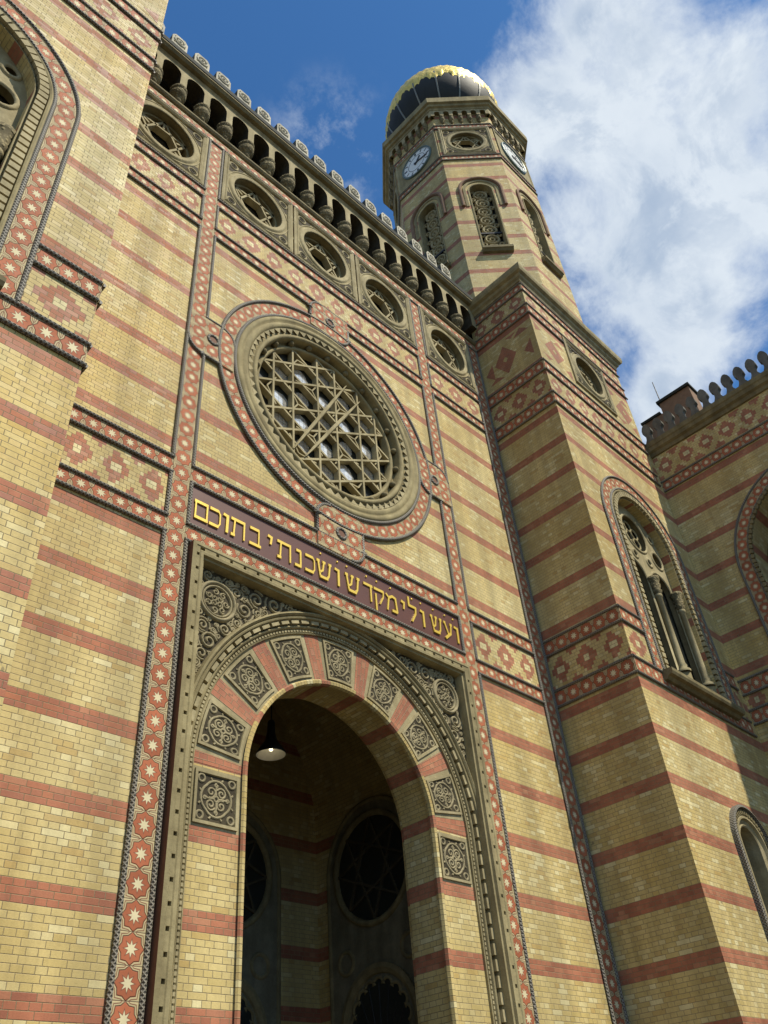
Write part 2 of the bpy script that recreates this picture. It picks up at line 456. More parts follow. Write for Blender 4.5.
def roundel(fr, cu, cv, hw, hh, r, parent, depth=.40, name='roundel_window', pane_lit=True):
    """square carved stone panel with a round traceried opening"""
    mb = MB(fr)
    mb.plate([(cu-hw, cv-hh), (cu+hw, cv-hh), (cu+hw, cv+hh), (cu-hw, cv+hh)], [circ((cu, cv), r+.16, 56)], .015, 'stone')
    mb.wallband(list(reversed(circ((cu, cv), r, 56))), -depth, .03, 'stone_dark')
    o = mb.build(name, parent)
    m2 = MB(fr)
    rect = [(cu-hw, cv-hh), (cu+hw, cv-hh), (cu+hw, cv+hh), (cu-hw, cv+hh)]
    m2.sweep(rect, [(0, 0), (0, .055), (.05, .07), (.085, .05), (.11, .075), (.15, .05), (.16, .015)], 'stone_pale', True, False)
    m2.build('frame', o)
    m3 = MB(fr)
    m3.lathe((cu, cv), [(r, .0), (r, .03), (r+.03, .055), (r+.06, .035), (r+.09, .06), (r+.13, .045), (r+.165, .01)], 'stone_pale', 56, axis='w')
    m3.build('ring_moulding', o)
    kx, ky = hw-.30, hh-.30
    for sx in (-1, 1):
        for sy in (-1, 1):
            q = .12; m4 = MB(fr)
            gl_ = [(cu+sx*(hw-.17), cv+sy*(hh-.17)), (cu+sx*(hw-.17), cv+sy*(hh-.62))]
            g2 = [(cu+sx*(hw-.62), cv+sy*(hh-.17))]
            m4.plate(gl_+[(cu+(r+.20)*math.cos(math.atan2(sy, sx)+sx*sy*j*.2), cv+(r+.20)*math.sin(math.atan2(sy, sx)+sx*sy*j*.2)) for j in (-1, 0, 1)]+g2, [], .018, 'relief_ground')
            m4.sweep(circ((cu+sx*kx, cv+sy*ky), q, 16), rprof(.028, 4, .012, 1.), 'stone_pale', True, True)
            m4.sweep(circ((cu+sx*kx, cv+sy*ky), q*.45, 10), rprof(.02, 4, .012, 1.), 'relief_ground', True, True)
            for s in (0, 1):
                ang = math.atan2(sy, sx)+(1 if s else -1)*.44
                rr = r+.30
                m4.sweep(spiral((cu+rr*1.06*math.cos(ang), cv+rr*1.06*math.sin(ang)), .085, ang+PI, 1.3, 1 if s else -1, .25, 16), rprof(.022, 4, .012, 1.), 'stone_pale', False, True, cap=True)
            m4.sweep(arc((cu, cv), r+.215, math.atan2(sy, sx)-.55, math.atan2(sy, sx)+.55, 14), rprof(.02, 4, .012, 1.), 'stone_pale', False, True, cap=True)
            m4.build('corner_ornament', o)
    m5 = MB(fr); w0, w1 = -depth+.05, -depth+.24
    segs = []
    for k in range(6):
        a = PI/2+k*PI/3; b = a+2*PI/3
        segs.append(((cu+r*.98*math.cos(a), cv+r*.98*math.sin(a)), (cu+r*.98*math.cos(b), cv+r*.98*math.sin(b))))
        segs.append(((cu+r*.57*math.cos(a), cv+r*.57*math.sin(a)), (cu+r*.98*math.cos(a), cv+r*.98*math.sin(a))))
    bars(m5, segs, .055, w0, w1, 'stone_pale')
    m5.lathe((cu, cv), [(r, w1), (r-.07, w1), (r-.07, w0)], 'stone', 40, axis='w', smooth=False)
    m5.build('tracery', o)
    m6 = MB(fr); m6.plate(circ((cu, cv), r+.02, 40), [], -depth+.02, 'glass_dark')
    if pane_lit: m6.plate([(cu+.22*r*math.cos(PI/6+k*PI/3), cv-.05+.22*r*math.sin(PI/6+k*PI/3)) for k in range(6)], [], -depth+.026, 'glass_pale')
    m6.build('glass', o)
    return o

def corbel_mesh(fr, u, v0, v1, out, rad, parent, name='corbel'):
    """pot shaped bracket hanging under an arched cornice"""
    mb = MB(fr); h = v1-v0
    prof = [(.02, 0.), (.35, .04), (.55, .14), (.50, .22), (.78, .30), (.96, .46), (1., .62), (.86, .74), (.92, .80), (1.02, .86), (1.02, .95), (.9, 1.0)]
    n = 10; rows = []; uvr = []
    for k in range(n+1):
        a = PI*k/n
        rows.append([fr.P(u-rad*r*math.cos(a), v0+h*z, .0+out*r*math.sin(a)) for r, z in prof]); uvr.append([(k*.05, z*h) for r, z in prof])
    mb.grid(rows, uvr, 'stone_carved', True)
    top = [fr.P(u-rad*.9*math.cos(PI*k/n), v1, out*.9*math.sin(PI*k/n)) for k in range(n+1)]
    mb.face(top, [(0, 0)]*len(top), 'stone')
    return mb.build(name, parent)

def arch_table(fr, us, pitch, v0, v1, w, rad, parent, ends, mat='stone_pale', name='corbel_arcade'):
    """plate with a row of round-headed cuts between the corbels, its underside open"""
    mb = MB(fr); spring = v1-rad-.10
    pts = [(ends[0], v0)]
    for u in us:                       # u = centres of the cuts
        pts += [(u-rad, v0), (u-rad, spring)]
        pts += [(u-rad*math.cos(PI*i/10), spring+rad*math.sin(PI*i/10)) for i in range(1, 10)]
        pts += [(u+rad, spring), (u+rad, v0)]
    pts += [(ends[1], v0), (ends[1], v1), (ends[0], v1)]
    mb.plate(pts, [], w, mat); mb.wallband(pts, -.3 if w > .2 else 0., w, 'stone_dark_shade' if w > .2 else 'stone_dark')
    return mb.build(name, parent)

def merlon_mesh(fr, u, v0, h, wd, w0, w1, parent, style='rosette'):
    mb = MB(fr); s = wd/2
    if style == 'rosette':
        loop = [(u-s*.80, v0), (u+s*.80, v0), (u+s*.80, v0+h-.68), (u+s, v0+h-.62), (u+s, v0+h-.16), (u+s*.62, v0+h), (u-s*.62, v0+h), (u-s, v0+h-.16), (u-s, v0+h-.62), (u-s*.80, v0+h-.68)]
        mb.prism(loop, w0, w1, 'slate_grey', 'stone_light')
        c = (u, v0+h-.31)
        mb.sweep(circ(c, s*.66, 16), rprof(.035, 4, w1, 1.), 'stone_light', True)
        mb.sweep(circ(c, s*.26, 10), rprof(.03, 4, w1, 1.), 'stone_light', True)
        mb.plate(circ(c, s*.60, 14), [], w1+.004, 'slate_grey')
        for k in range(4):
            a = PI/4+k*PI/2; mb.sweep([(c[0]+s*.3*math.cos(a), c[1]+s*.3*math.sin(a)), (c[0]+s*.95*math.cos(a), c[1]+s*.95*math.sin(a))], rprof(.022, 4, w1, 1.), 'stone_pale', False, cap=True)
    else:
        loop = [(u-s*1.02, v0), (u+s*1.02, v0), (u+s*.62, v0+h*.16), (u+s*.50, v0+h*.34), (u+s*.62, v0+h*.46)]
        loop += [(u+s*1.0, v0+h*.55), (u+s*1.0, v0+h*.72), (u+s*.72, v0+h*.88), (u+s*.3, v0+h*.98), (u, v0+h), (u-s*.3, v0+h*.98), (u-s*.72, v0+h*.88), (u-s*1.0, v0+h*.72), (u-s*1.0, v0+h*.55)]
        loop += [(u-s*.62, v0+h*.46), (u-s*.50, v0+h*.34), (u-s*.62, v0+h*.16)]
        mb.prism(loop, w0, w1, 'slate_grey')
        mb.wallband(list(reversed(loop)), w0-.001, w0, 'slate_grey')
        mb.face([fr.P(a, b, w0) for a, b in reversed(loop)], [(0, 0)]*len(loop), 'slate_grey')
    return mb.build('merlon', parent)
# ------------------------------------------------------------------ key dimensions (metres)
XL, XR, YT = -6.37, 6.58, -2.14          # inner side walls of the towers, front plane of the towers
FF = Fr((0, 0, 0), (0, -1))              # central facade
ZA = 6.38                                # springing of the portal arch
ZR = 14.93                               # rose centre

facade = empty('synagogue_facade', (0, 0, 0), 'striped brick synagogue front with a great rose window above a deep arched portal', 'facade')

# ---- wall with its openings
mb = MB(FF)
RNDX = [-4.95, -2.25, 0., 2.25, 4.95]; RNDZ = 21.16
holes = [circ((0, ZR), 2.66, 96)]+[circ((x, RNDZ), .90, 40) for x in RNDX]
mb.plate([(XL, 0), (-3.2, 0), (-3.2, 9.65), (3.2, 9.65), (3.2, 0), (XR, 0), (XR, 22.86), (XL, 22.86)], holes, 0, 'brick_striped')
mb.quad(XL, XR, 22.8, 24.3, -.75, 'stone_dark_shade'); mb.face([FF.P(XL, 22.86, 0), FF.P(XR, 22.86, 0), FF.P(XR, 22.86, -.75), FF.P(XL, 22.86, -.75)], [(0, 0)]*4, 'stone_dark_shade')
mb.build('brick_wall', facade)

# ---- pilaster bands of star tiles
for s in (-1, 1):
    c = 3.60*s
    o_, i_ = c+.20*s, c-.20*s
    star_v(FF, c-.165, c+.165, 0, 22.3, facade, ropes=[
        (o_, 0, 9.80), (o_, 10.17, 11.03), (o_, 11.44, 18.37), (o_, 18.76, 19.62), (o_, 20.0, 22.3),
        (i_, 0, 9.80), (i_, 10.14, 11.06), (i_, 11.44, ZR-.60), (i_, ZR+.52, 18.37), (i_, 18.76, 19.62), (i_, 20.0, 22.3)])
# bands at the inscription
star_h(FF, -3.43, 3.43, 9.83, 10.12, facade, ropes=(1, 0))
star_h(FF, -3.43, 3.43, 11.08, 11.41, facade, ropes=(0, 1))
for a, b in ((XL, -3.77), (3.77, 6.09)):
    star_h(FF, a, b, 9.83, 10.15, facade); star_h(FF, a, b, 11.07, 11.41, facade)
    lozenge(FF, a, b, 10.19, 11.03, facade)
# bands under the round windows
for a, b in ((XL, -3.77), (-3.43, 3.43), (3.77, 6.09)):
    star_h(FF, a, b, 18.40, 18.72, facade); star_h(FF, a, b, 19.65, 19.97, facade)
    lozenge(FF, a, b, 18.76, 19.61, facade)
star_h(FF, XL, 6.5, 22.33, 22.62, facade, ropes=(1, 0))
# dark corner strip beside the right tower
star_v(FF, 6.14, 6.50, 0, 22.3, facade, ropes=[(6.09, 0, 22.3), (6.53, 0, 22.3)])

# ---- round windows of the upper row
for x in RNDX: roundel(FF, x, RNDZ, 1.10, 1.13, .75, facade)

# ---- rose window
rose = MB(FF)
rose.lathe((0, ZR), [(2.68, 0), (2.67, .06), (2.62, .085), (2.56, .085), (2.53, .04), (2.50, .06), (2.44, .08), (2.38, .06), (2.36, .0), (2.22, -.03), (2.215, .015), (2.17, .045), (2.12, .03), (2.10, -.03), (2.10, -.46)], 'stone', 96, axis='w')
ro = rose.build('rose_window', facade)
m_ = MB(FF)
for k in range(66):                       # saw-tooth ring
    a = 2*PI*k/66; b = 2*PI*(k+1)/66; c = (a+b)/2
    P = lambda r, t, w: FF.P(r*math.cos(t), ZR+r*math.sin(t), w)
    p0, p1, p2, p3 = P(2.36, a, .045), P(2.36, b, .045), P(2.225, c, .03), P(2.30, c, -.03)
    m_.face([p0, p2, p1], [(0, 0)]*3, 'stone_pale'); m_.face([p0, p3, p2], [(0, 0)]*3, 'stone_dark'); m_.face([p2, p3, p1], [(0, 0)]*3, 'stone_dark')
m_.build('tooth_ring', ro)
for k in range(22):                       # studs inside the reveal
    a = 2*PI*(k+.5)/22
    m_ = MB(FF); c = (2.055*math.cos(a), ZR+2.055*math.sin(a))
    m_.lathe(c, [(.075, -.12), (.07, -.08), (.045, -.045), (.001, -.03)], 'stone_dark', 10, axis='w')
    m_.lathe(c, [(.001, -.21), (.05, -.19), (.075, -.12)], 'stone_dark', 10, axis='w')
    m_.build('stud', ro)
tr = MB(FF); W0, W1 = -.33, -.17
RT = 1.95; D6 = 1.46; ROWD = D6*math.sqrt(3)/2; OFF = .27
cents = [(0, 0)]+[(D6*math.cos(PI/6+k*PI/3), D6*math.sin(PI/6+k*PI/3)) for k in range(6)]
def seg_line(ang, off, half=2.2, mid=0.):
    d = (math.cos(ang), math.sin(ang)); n = (-d[1], d[0])
    return ((n[0]*off+d[0]*(mid-half), n[1]*off+d[1]*(mid-half)), (n[0]*off+d[0]*(mid+half), n[1]*off+d[1]*(mid+half)))
cnt = 0
for ang in (PI/2, PI/6, -PI/6):
    for k in (-1, 0, 1):
        for s in (-1, 1):
            q = clipseg(*seg_line(ang, k*ROWD+s*OFF), (0, 0), RT)
            if q:
                bars(tr, [((q[0][0], q[0][1]+ZR), (q[1][0], q[1][1]+ZR))], .050, W0, W1-.0011*cnt, 'stone_pale'); cnt += 1
# finer moulded ribs that fill the triangles between the stars
for (cx, cz) in cents:
    for k in range(6):
        a = k*PI/3; c0 = (cx+.36*math.cos(a), cz+.36*math.sin(a)); c1 = (cx+.843*math.cos(a), cz+.843*math.sin(a))
        q = clipseg(c0, c1, (0, 0), RT)
        if q: bars(tr, [((q[0][0], q[0][1]+ZR), (q[1][0], q[1][1]+ZR))], .034, W0+.05, W1-.025-.0005*k, 'stone_pale')
tr.lathe((0, ZR), [(2.1, W1-.03), (2.03, W1-.02), (2.0, W1+.03), (1.96, W1+.04), (1.93, W1), (1.92, W0)], 'stone', 72, axis='w')
tr.build('tracery', ro)
for a, b in (((-1.02, -1.48), (.63, 1.62)), ((-.70, -1.50), (1.05, 1.36))):
    m_ = MB(FF); n_ = 8
    for i in range(1):
        d = Vector((b[0]-a[0], b[1]-a[1])).normalized(); nn = Vector((-d.y, d.x)); rows = []; uvr = []
        for i in range(n_+1):
            t = i/n_; wd_ = .012+.034*math.sin(PI*t)**.6; c = Vector(a).lerp(Vector(b), t)
            rows.append([FF.P(c.x+nn.x*wd_*q, ZR+c.y+nn.y*wd_*q, W1+.004+hh_) for q, hh_ in ((1, 0), (.5, .03), (-.5, .03), (-1, 0))]); uvr.append([(0, 0)]*4)
        m_.grid(rows, uvr, 'stone_pale', False)
    m_.build('tracery_rib', ro)
gl = MB(FF); gl.plate(circ((0, ZR), 2.12, 64), [], W0-.02, 'glass_dull')
for (cx, cz) in cents:
    st = []
    for k in range(12):
        rr = .46 if k % 2 == 0 else .30
        st.append((cx+rr*math.cos(PI/6*k), ZR+cz+rr*math.sin(PI/6*k)))
    gl.plate(st, [], W0-.014, 'glass_pale')
for k in range(6):
    a = PI/6+k*PI/3
    for rr, aa in ((D6/2, a), (D6*math.sqrt(3)/2, a+PI/6)):
        c = (rr*math.cos(aa), rr*math.sin(aa)); t = aa+PI/2 if rr == D6/2 else aa
        q = [(.36, 0), (.12, .19), (-.12, .19), (-.36, 0), (-.12, -.19), (.12, -.19)]
        gl.plate([(c[0]+x*math.cos(t)-y*math.sin(t), ZR+c[1]+x*math.sin(t)+y*math.cos(t)) for x, y in q], [], W0-.010, 'glass_pale')
gl.build('glass', ro)

# star-tile ring round the rose, with its ropes and the four interlaced links
rb = star_ring(FF, circ((0, ZR), 2.90, 96), 2.74, 3.06, facade, .03, .345)
rope(FF, circ((0, ZR), 2.70, 96), rb, .03, .045, True)
rope(FF, circ((0, ZR), 3.09, 96), rb, .03, .042, True)
def link(u0, u1, v0, v1, corners, hole):
    """tile plate joining the ring to a neighbouring band; corners = which two opposite corners are round"""
    q = .36; loop = []
    for key, c, a in (('BL', (u0, v0), PI), ('BR', (u1, v0), 1.5*PI), ('TR', (u1, v1), 0.), ('TL', (u0, v1), .5*PI)):
        sx = 1 if c[0] == u0 else -1; sy = 1 if c[1] == v0 else -1
        if key in corners: loop += arc((c[0]+sx*q, c[1]+sy*q), q, a, a+PI/2, 8)
        else: loop.append(c)
    mb = MB(FF); f = lambda x, y: ((x-hole[0])/.36+.5, (y-hole[1])/.36+.0)
    mb.plate(loop, [], .058, 'star_tile', lambda x, y: ((x-hole[0])/.33+.5, (y-hole[1])/.33+.5))
    mb.wallband(loop, .02, .058, 'star_tile', uvf=lambda p, w, L: (.5, .5))
    o = mb.build('link_plate', facade)
    for key in corners:
        if key == 'TL': p = [(u0, v0+.34), (u0, v1-q)]+arc((u0+q, v1-q), q, PI, PI/2, 10)
        if key == 'BR': p = [(u1, v1-.34), (u1, v0+q)]+arc((u1-q, v0+q), q, 0, -PI/2, 10)
        if key == 'TR': p = [(u0+.34, v1), (u1-q, v1)]+arc((u1-q, v1-q), q, PI/2, 0, 10)
        if key == 'BL': p = [(u1-.34, v0), (u0+q, v0)]+arc((u0+q, v0+q), q, -PI/2, -PI, 10)
        rope(FF, p, o, .03, .040)
    rope(FF, circ(hole, .115, 24), o, .052, .034, True)
    h = MB(FF); h.plate(circ(hole, .10, 20), [], .064, 'red_shade'); h.build('hole_plate', o)
# ------------------------------------------------------------------ inscription
ins = MB(FF); ins.box(-3.37, 3.37, 10.17, 11.03, 0, .012, 'maroon')
insc = ins.build('inscription_panel'); tag(insc, 'long maroon panel with raised gold Hebrew lettering between two star-tile bands above the portal', 'inscription')
rope(FF, [(-3.40, 10.16), (3.40, 10.16)], insc, .02); rope(FF, [(-3.40, 11.045), (3.40, 11.045)], insc, .02)
LET = [('ו', 3.12, 3.26), ('ע', 2.79, 3.05), ('ש', 2.38, 2.72), ('ו', 2.08, 2.21), ('ל', 1.71, 1.98), ('י', 1.53, 1.65), ('מ', 1.10, 1.40), ('ק', .77, 1.05),
       ('ד', .49, .73), ('ש', .01, .38), ('ו', -.25, -.12), ('ש', -.70, -.34), ('כ', -.98, -.74), ('נ', -1.22, -1.05), ('ת', -1.62, -1.30), ('י', -1.83, -1.71),
       ('ב', -2.23, -1.98), ('ת', -2.62, -2.32), ('ו', -2.78, -2.66), ('כ', -3.06, -2.83), ('ם', -3.36, -3.08)]
T_, V_ = .145, .105           # stroke weights: bars heavy, stems light
GL = {
 'ם': [((.0, .90), (.96, .90), T_), ((.10, .97), (.10, .05), V_), ((.04, .07), (.98, .07), T_), ((.90, .92), (.90, .05), V_)],
 'כ': [((.04, .90), (.80, .90), T_), ((.76, .93), (.93, .74), V_), ((.93, .78), (.93, .22), V_), ((.93, .26), (.76, .05), V_), ((.0, .07), (.82, .07), T_)],
 'ו': [((.0, .92), (.80, .87), T_), ((.72, .95), (.66, .0), .42)],
 'ת': [((.0, .91), (.98, .91), T_), ((.92, .93), (.92, .0), V_), ((.26, .88), (.20, .08), V_), ((.0, .06), (.28, .06), T_)],
 'ב': [((.05, .91), (.84, .91), T_), ((.80, .93), (.80, .06), V_), ((.0, .07), (1.0, .07), T_)],
 'י': [((.0, .94), (.8, .88), T_), ((.72, .96), (.50, .50), .36)],
 'נ': [((.22, .91), (.86, .91), T_), ((.80, .93), (.80, .06), .17), ((.0, .07), (.88, .07), T_)],
 'ש': [((.0, .93), (.20, .93), T_), ((.10, .95), (.24, .05), V_), ((.40, .93), (.60, .93), T_), ((.50, .95), (.40, .42), .10), ((.40, .45), (.22, .30), .10), ((.80, .93), (1.0, .93), T_), ((.90, .95), (.80, .24), V_), ((.81, .28), (.68, .05), V_), ((.20, .06), (.74, .06), T_)],
 'ד': [((.0, .91), (1.0, .91), T_), ((.80, .93), (.78, .0), .16)],
 'ק': [((.0, .91), (.96, .91), T_), ((.92, .93), (.86, .55), V_), ((.88, .60), (.52, .12), V_), ((.14, .62), (.14, -.34), .14)],
 'מ': [((.0, .95), (.30, .72), .14), ((.26, .80), (.06, .0), .13), ((.28, .78), (.60, .93), .14), ((.56, .92), (.86, .86), T_), ((.86, .90), (.95, .08), .14), ((.48, .07), (.98, .07), T_)],
 'ל': [((.16, 1.42), (.16, .88), .17), ((.10, .90), (.92, .90), T_), ((.88, .92), (.80, .48), .15), ((.82, .54), (.36, .0), .15)],
 'ע': [((.0, .93), (.24, .93), T_), ((.12, .95), (.50, .22), .14), ((.74, .93), (1.0, .93), T_), ((.88, .95), (.74, .32), .14), ((.76, .38), (.06, -.04), .15)],
}
def letters():
    Hh = .40; zb = 10.345
    for n_, (ch, x0, x1) in enumerate(LET):
        W = x1-x0; mb = MB(FF)
        for j, (p, q, wd_) in enumerate(GL[ch]):
            a = (x0+.05+p[0]*W, zb+p[1]*Hh); b = (x0+.05+q[0]*W, zb+q[1]*Hh)
            horiz = abs(q[0]-p[0])*W > abs(q[1]-p[1])*Hh
            th = wd_*Hh if horiz else wd_*max(W, .22)*(.55 if ch in 'וי' else 1.)
            bars(mb, [(a, b)], max(th, .026), .012, .036+.0012*j, 'gold_letter')
        mb.build('letter', insc)
    for x in (3.12, 2.86, 2.50, 2.12, 1.86, 1.24, .86, .58, .06, -.18, -.60):     # small points over the letters
        mb = MB(FF); mb.lathe((x+.06, 10.90), [(.022, .012), (.022, .03), (.001, .034)], 'gold_letter', 8, axis='w'); mb.build('point', insc)
letters()
link(-.61, .60, 11.09, 12.20, ('TL', 'BR'), (0, 11.62))
link(-.62, .61, 17.69, 18.69, ('TL', 'BR'), (0, 18.20))
link(-3.79, -2.72, 14.33, 15.45, ('TR', 'BL'), (-3.24, 14.88))
link(2.72, 3.79, 14.33, 15.45, ('TR', 'BL'), (3.24, 14.88))

# ------------------------------------------------------------------ cornice of the facade
cor = MB(FF)
def hmould(mb, fr, u0, u1, prof, mat, smooth=False):
    """horizontal moulding: prof [(w, v)] swept along u"""
    L = 0; rows = [[], []]; uvr = [[], []]
    for k, (w, v) in enumerate(prof):
        if k: L += math.hypot(w-prof[k-1][0], v-prof[k-1][1])
        for j, u in enumerate((u0, u1)): rows[j].append(fr.P(u, v, w)); uvr[j].append((u, L))
    mb.grid(rows, uvr, mat, smooth)
    for j in (0, 1):
        r = rows[j] if j == 0 else list(reversed(rows[j])); mb.face(r, [(0, 0)]*len(r), mat)
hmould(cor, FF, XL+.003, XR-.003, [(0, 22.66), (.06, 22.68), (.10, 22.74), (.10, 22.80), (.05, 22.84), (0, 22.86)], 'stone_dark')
hmould(cor, FF, XL+.003, XR-.003, [(-.74, 24.20), (.24, 24.20), (.27, 24.23), (.25, 24.26), (.275, 24.29), (.27, 24.31)], 'stone_pale')
hmould(cor, FF, XL+.003, XR-.003, [(.26, 24.312), (.38, 24.33), (.43, 24.40)], 'stone_dark')
hmould(cor, FF, XL+.003, XR-.003, [(.425, 24.402), (.445, 24.41), (.445, 24.44), (.43, 24.45)], 'stone_pale')
hmould(cor, FF, XL+.003, XR-.003, [(.43, 24.452), (.46, 24.48), (.46, 24.66), (.44, 24.69), (-.4, 24.74)], 'roof_metal')
co = cor.build('cornice', facade)
PITCH = .704; nc = 18; U0 = XL+.47
cuts = [U0+PITCH*k for k in range(nc)]
arch_table(FF, cuts, PITCH, 23.36, 24.20, .245, .258, co, (XL+.004, XR-.004))

first = corbel_mesh(FF, U0+PITCH/2, 22.78, 23.37, .28, .215, co)
for k in range(1, nc-1): copy_at(first, (PITCH*k, 0, 0), co)
first = merlon_mesh(FF, XL+.60, 24.70, 1.62, .48, -.25, .05, co)
for k in range(1, 17): copy_at(first, (.718*k, 0, 0), co)

# ------------------------------------------------------------------ portal
def vmap(ang): return ZA+math.degrees(ang)*1.05/25.4
WV = -.155; RI, RO = 2.0, 2.87
po = MB(FF)
# returns of the frame, their shade painted dark red, and outer frame moulding
po.sweep([(3.34, 0), (3.34, 9.79), (-3.34, 9.79), (-3.34, 0)], [(0, 0), (0, .155)], 'red_shade', False, False)
po.sweep([(3.34, 0), (3.34, 9.79), (-3.34, 9.79), (-3.34, 0)], [(0, .155), (.06, .165), (.080, .15), (.085, .08), (.125, .08), (.130, .15), (.15, .165), (.20, .16), (.215, .11), (.245, .10), (.255, .02), (.26, -.2)], 'stone', False, False)
def blocks_along(mb, path, d0, d1, w0, w1, step, ln, mat):
    """little blocks on a path (left offset d0..d1)"""
    acc = 0
    for i in range(len(path)-1):
        a, b = Vector(path[i]), Vector(path[i+1]); L = (b-a).length
        if L < 1e-6: continue
        t = (b-a)/L; n = Vector((-t.y, t.x)); s_ = -acc
        while s_ < L:
            if s_ >= 0:
                c = a+t*s_; p = [c+n*d1-t*ln/2, c+n*d1+t*ln/2, c+n*d0+t*ln/2, c+n*d0-t*ln/2]
                p = [(q.x, q.y) for q in p]; p.reverse()
                A = sum(p[k][0]*p[(k+1) % 4][1]-p[(k+1) % 4][0]*p[k][1] for k in range(4))
                if A < 0: p.reverse()
                mb.prism(p, w0, w1, mat)
            s_ += step
        acc = (acc+L) % step if False else (L-(s_-step)) % step
        acc = step-(s_-L) if s_ > L else 0
blocks_along(po, [(3.34, .1), (3.34, 9.7)], .075, .135, .06, .152, .27, .215, 'stone')
blocks_along(po, [(3.2, 9.79), (-3.2, 9.79)], .075, .135, .06, .152, .27, .215, 'stone')
blocks_along(po, [(-3.34, 9.7), (-3.34, .1)], .075, .135, .06, .152, .27, .215, 'stone')
pt = po.build('portal', facade)
# spandrels
m_ = MB(FF)
WS = -.075
m_.plate([(3.10, 6.0), (3.10, 9.56), (-3.10, 9.56), (-3.10, 6.0)]+arc((0, ZA), 3.10, PI, 0, 48), [], WS, 'relief_ground')
for s in (-1, 1):
    c = (2.69*s, 9.0)
    m_.sweep(circ(c, .33, 32), rprof(.035, 5, WS, 1.8), 'relief_scroll', True)
    m_.sweep(circ(c, .27, 28), rprof(.022, 5, WS, 1.8), 'relief_scroll', True)
    for k in range(11):
        a = 2*PI*k/7 if k < 7 else PI/4+2*PI*k/4; q = .17 if k < 7 else .07
        m_.sweep(spiral((c[0]+q*math.cos(a), c[1]+q*math.sin(a)), .062, a, 1.2, 1 if k % 2 else -1, .25, 12), rprof(.016, 4, WS, 1.6), 'relief_scroll', False, cap=True)
    # vine scrolls filling the rest of the corner
    placed = [(c[0], c[1], .37)]
    rnd = random.Random(5 if s > 0 else 9)
    for rmin, tries in ((.17, 900), (.12, 1500), (.085, 2500), (.06, 4000), (.045, 5000)):
        for _ in range(tries):
            x = s*rnd.uniform(.75, 3.08); z = rnd.uniform(7.0, 9.52)
            if math.hypot(x, z-ZA) < 3.20+rmin*.92 or abs(x) > 3.07-rmin*.8 or z > 9.52-rmin*.8: continue
            if any(math.hypot(x-p[0], z-p[1]) < (rmin+p[2])*.93 for p in placed): continue
            placed.append((x, z, rmin)); dr = 1 if rnd.random() < .5 else -1; a0 = rnd.random()*6.3
            m_.sweep(spiral((x, z), rmin*.9, a0, 1.35+.4*rnd.random(), dr, .2, 18), rprof(.013+.05*rmin, 4, WS, 1.7), 'relief_scroll', False, cap=True)
            for q in range(3 if rmin > .08 else 1):
                a1 = a0+q*2.1+rnd.random(); m_.sweep(arc((x, z), rmin*1.12, a1, a1+1.0, 5), rprof(.012+.04*rmin, 4, WS, 1.5), 'relief_scroll', False, cap=True)
m_.build('spandrel_relief', pt)
# archivolt mouldings
m_ = MB(FF)
ap = archpath(0, RO, 0, ZA, 64)
m_.sweep(ap, [(.0, WV), (.0, -.115), (-.02, -.105), (-.03, -.125), (-.07, -.125), (-.08, -.10), (-.09, -.075), (-.11, -.06), (-.13, -.075), (-.14, -.11), (-.15, -.20), (-.205, -.20), (-.21, -.06), (-.235, -.0), (-.26, .01), (-.28, -.015), (-.29, .02), (-.315, .045), (-.345, .03), (-.36, -.03), (-.36, -.2)], 'stone', False, False)
blocks_along(m_, [(RO+.18, .1)]+arc((0, ZA), RO+.18, 0, PI, 64)+[(-RO-.18, .1)], -.03, .03, -.19, -.025, .235, .17, 'stone_pale')
blocks_along(m_, [(RO+.05, .1)]+arc((0, ZA), RO+.05, 0, PI, 64)+[(-RO-.05, .1)], -.018, .018, -.13, -.10, .07, .045, 'stone_pale')
m_.build('archivolt', pt)
# jambs and voussoirs
m_ = MB(FF)
for s in (-1, 1):
    a, b = (RI, RO) if s > 0 else (-RO, -RI)
    m_.quad(a, b, 0, 5.52, WV, 'brick_striped'); m_.quad(a, b, 5.52, 6.33, WV, 'stone_pale')
    m_.quad(a, b, 6.33, ZA, WV, 'brick_striped')
reds = []
half = math.radians(25.4)
a = 0.; bounds = [0.]
k = 0
edges = []
for k in range(8):
    c = math.radians((6.465-ZA)/1.05*25.4+25.4*k); hw = math.radians(.27/1.05*25.4/2)
    edges.append((max(0, c-hw), min(PI, c+hw)))
def sector(mb, a0, a1, mat, w, uvf):
    n = max(1, int((a1-a0)/.05)+1); rows = []; uvr = []
    for i in range(n+1):
        t = a0+(a1-a0)*i/n
        rows.append([FF.P(r*math.cos(t), ZA+r*math.sin(t), w) for r in (RI, RO)]); uvr.append([uvf(r, t) for r in (RI, RO)])
    mb.grid(rows, uvr, mat, False, flip=True)
prev = 0.
for (a0, a1) in edges+[(PI, PI)]:
    if a0 > prev+.01: sector(m_, prev, a0, 'stone_pale', WV, lambda r, t: (r, t*2.4))
    if a1 > a0+.001: sector(m_, a0, a1, 'brick_red', WV+.004, lambda r, t: (r, 4.5+t*2.4+.1))
    prev = a1
m_.build('voussoir_arch', pt)
def vpanel(mapf, size, loop):
    m = MB(FF); m.plate(loop, [], WV+.006, 'relief_ground')
    m.sweep(loop, [(-.03, WV), (-.03, WV+.03), (.012, WV+.03), (.02, WV+.006)], 'stone_pale', True, False)
    scroll_fill(m, mapf, size, WV+.006)
    m.build('voussoir_panel', pt)
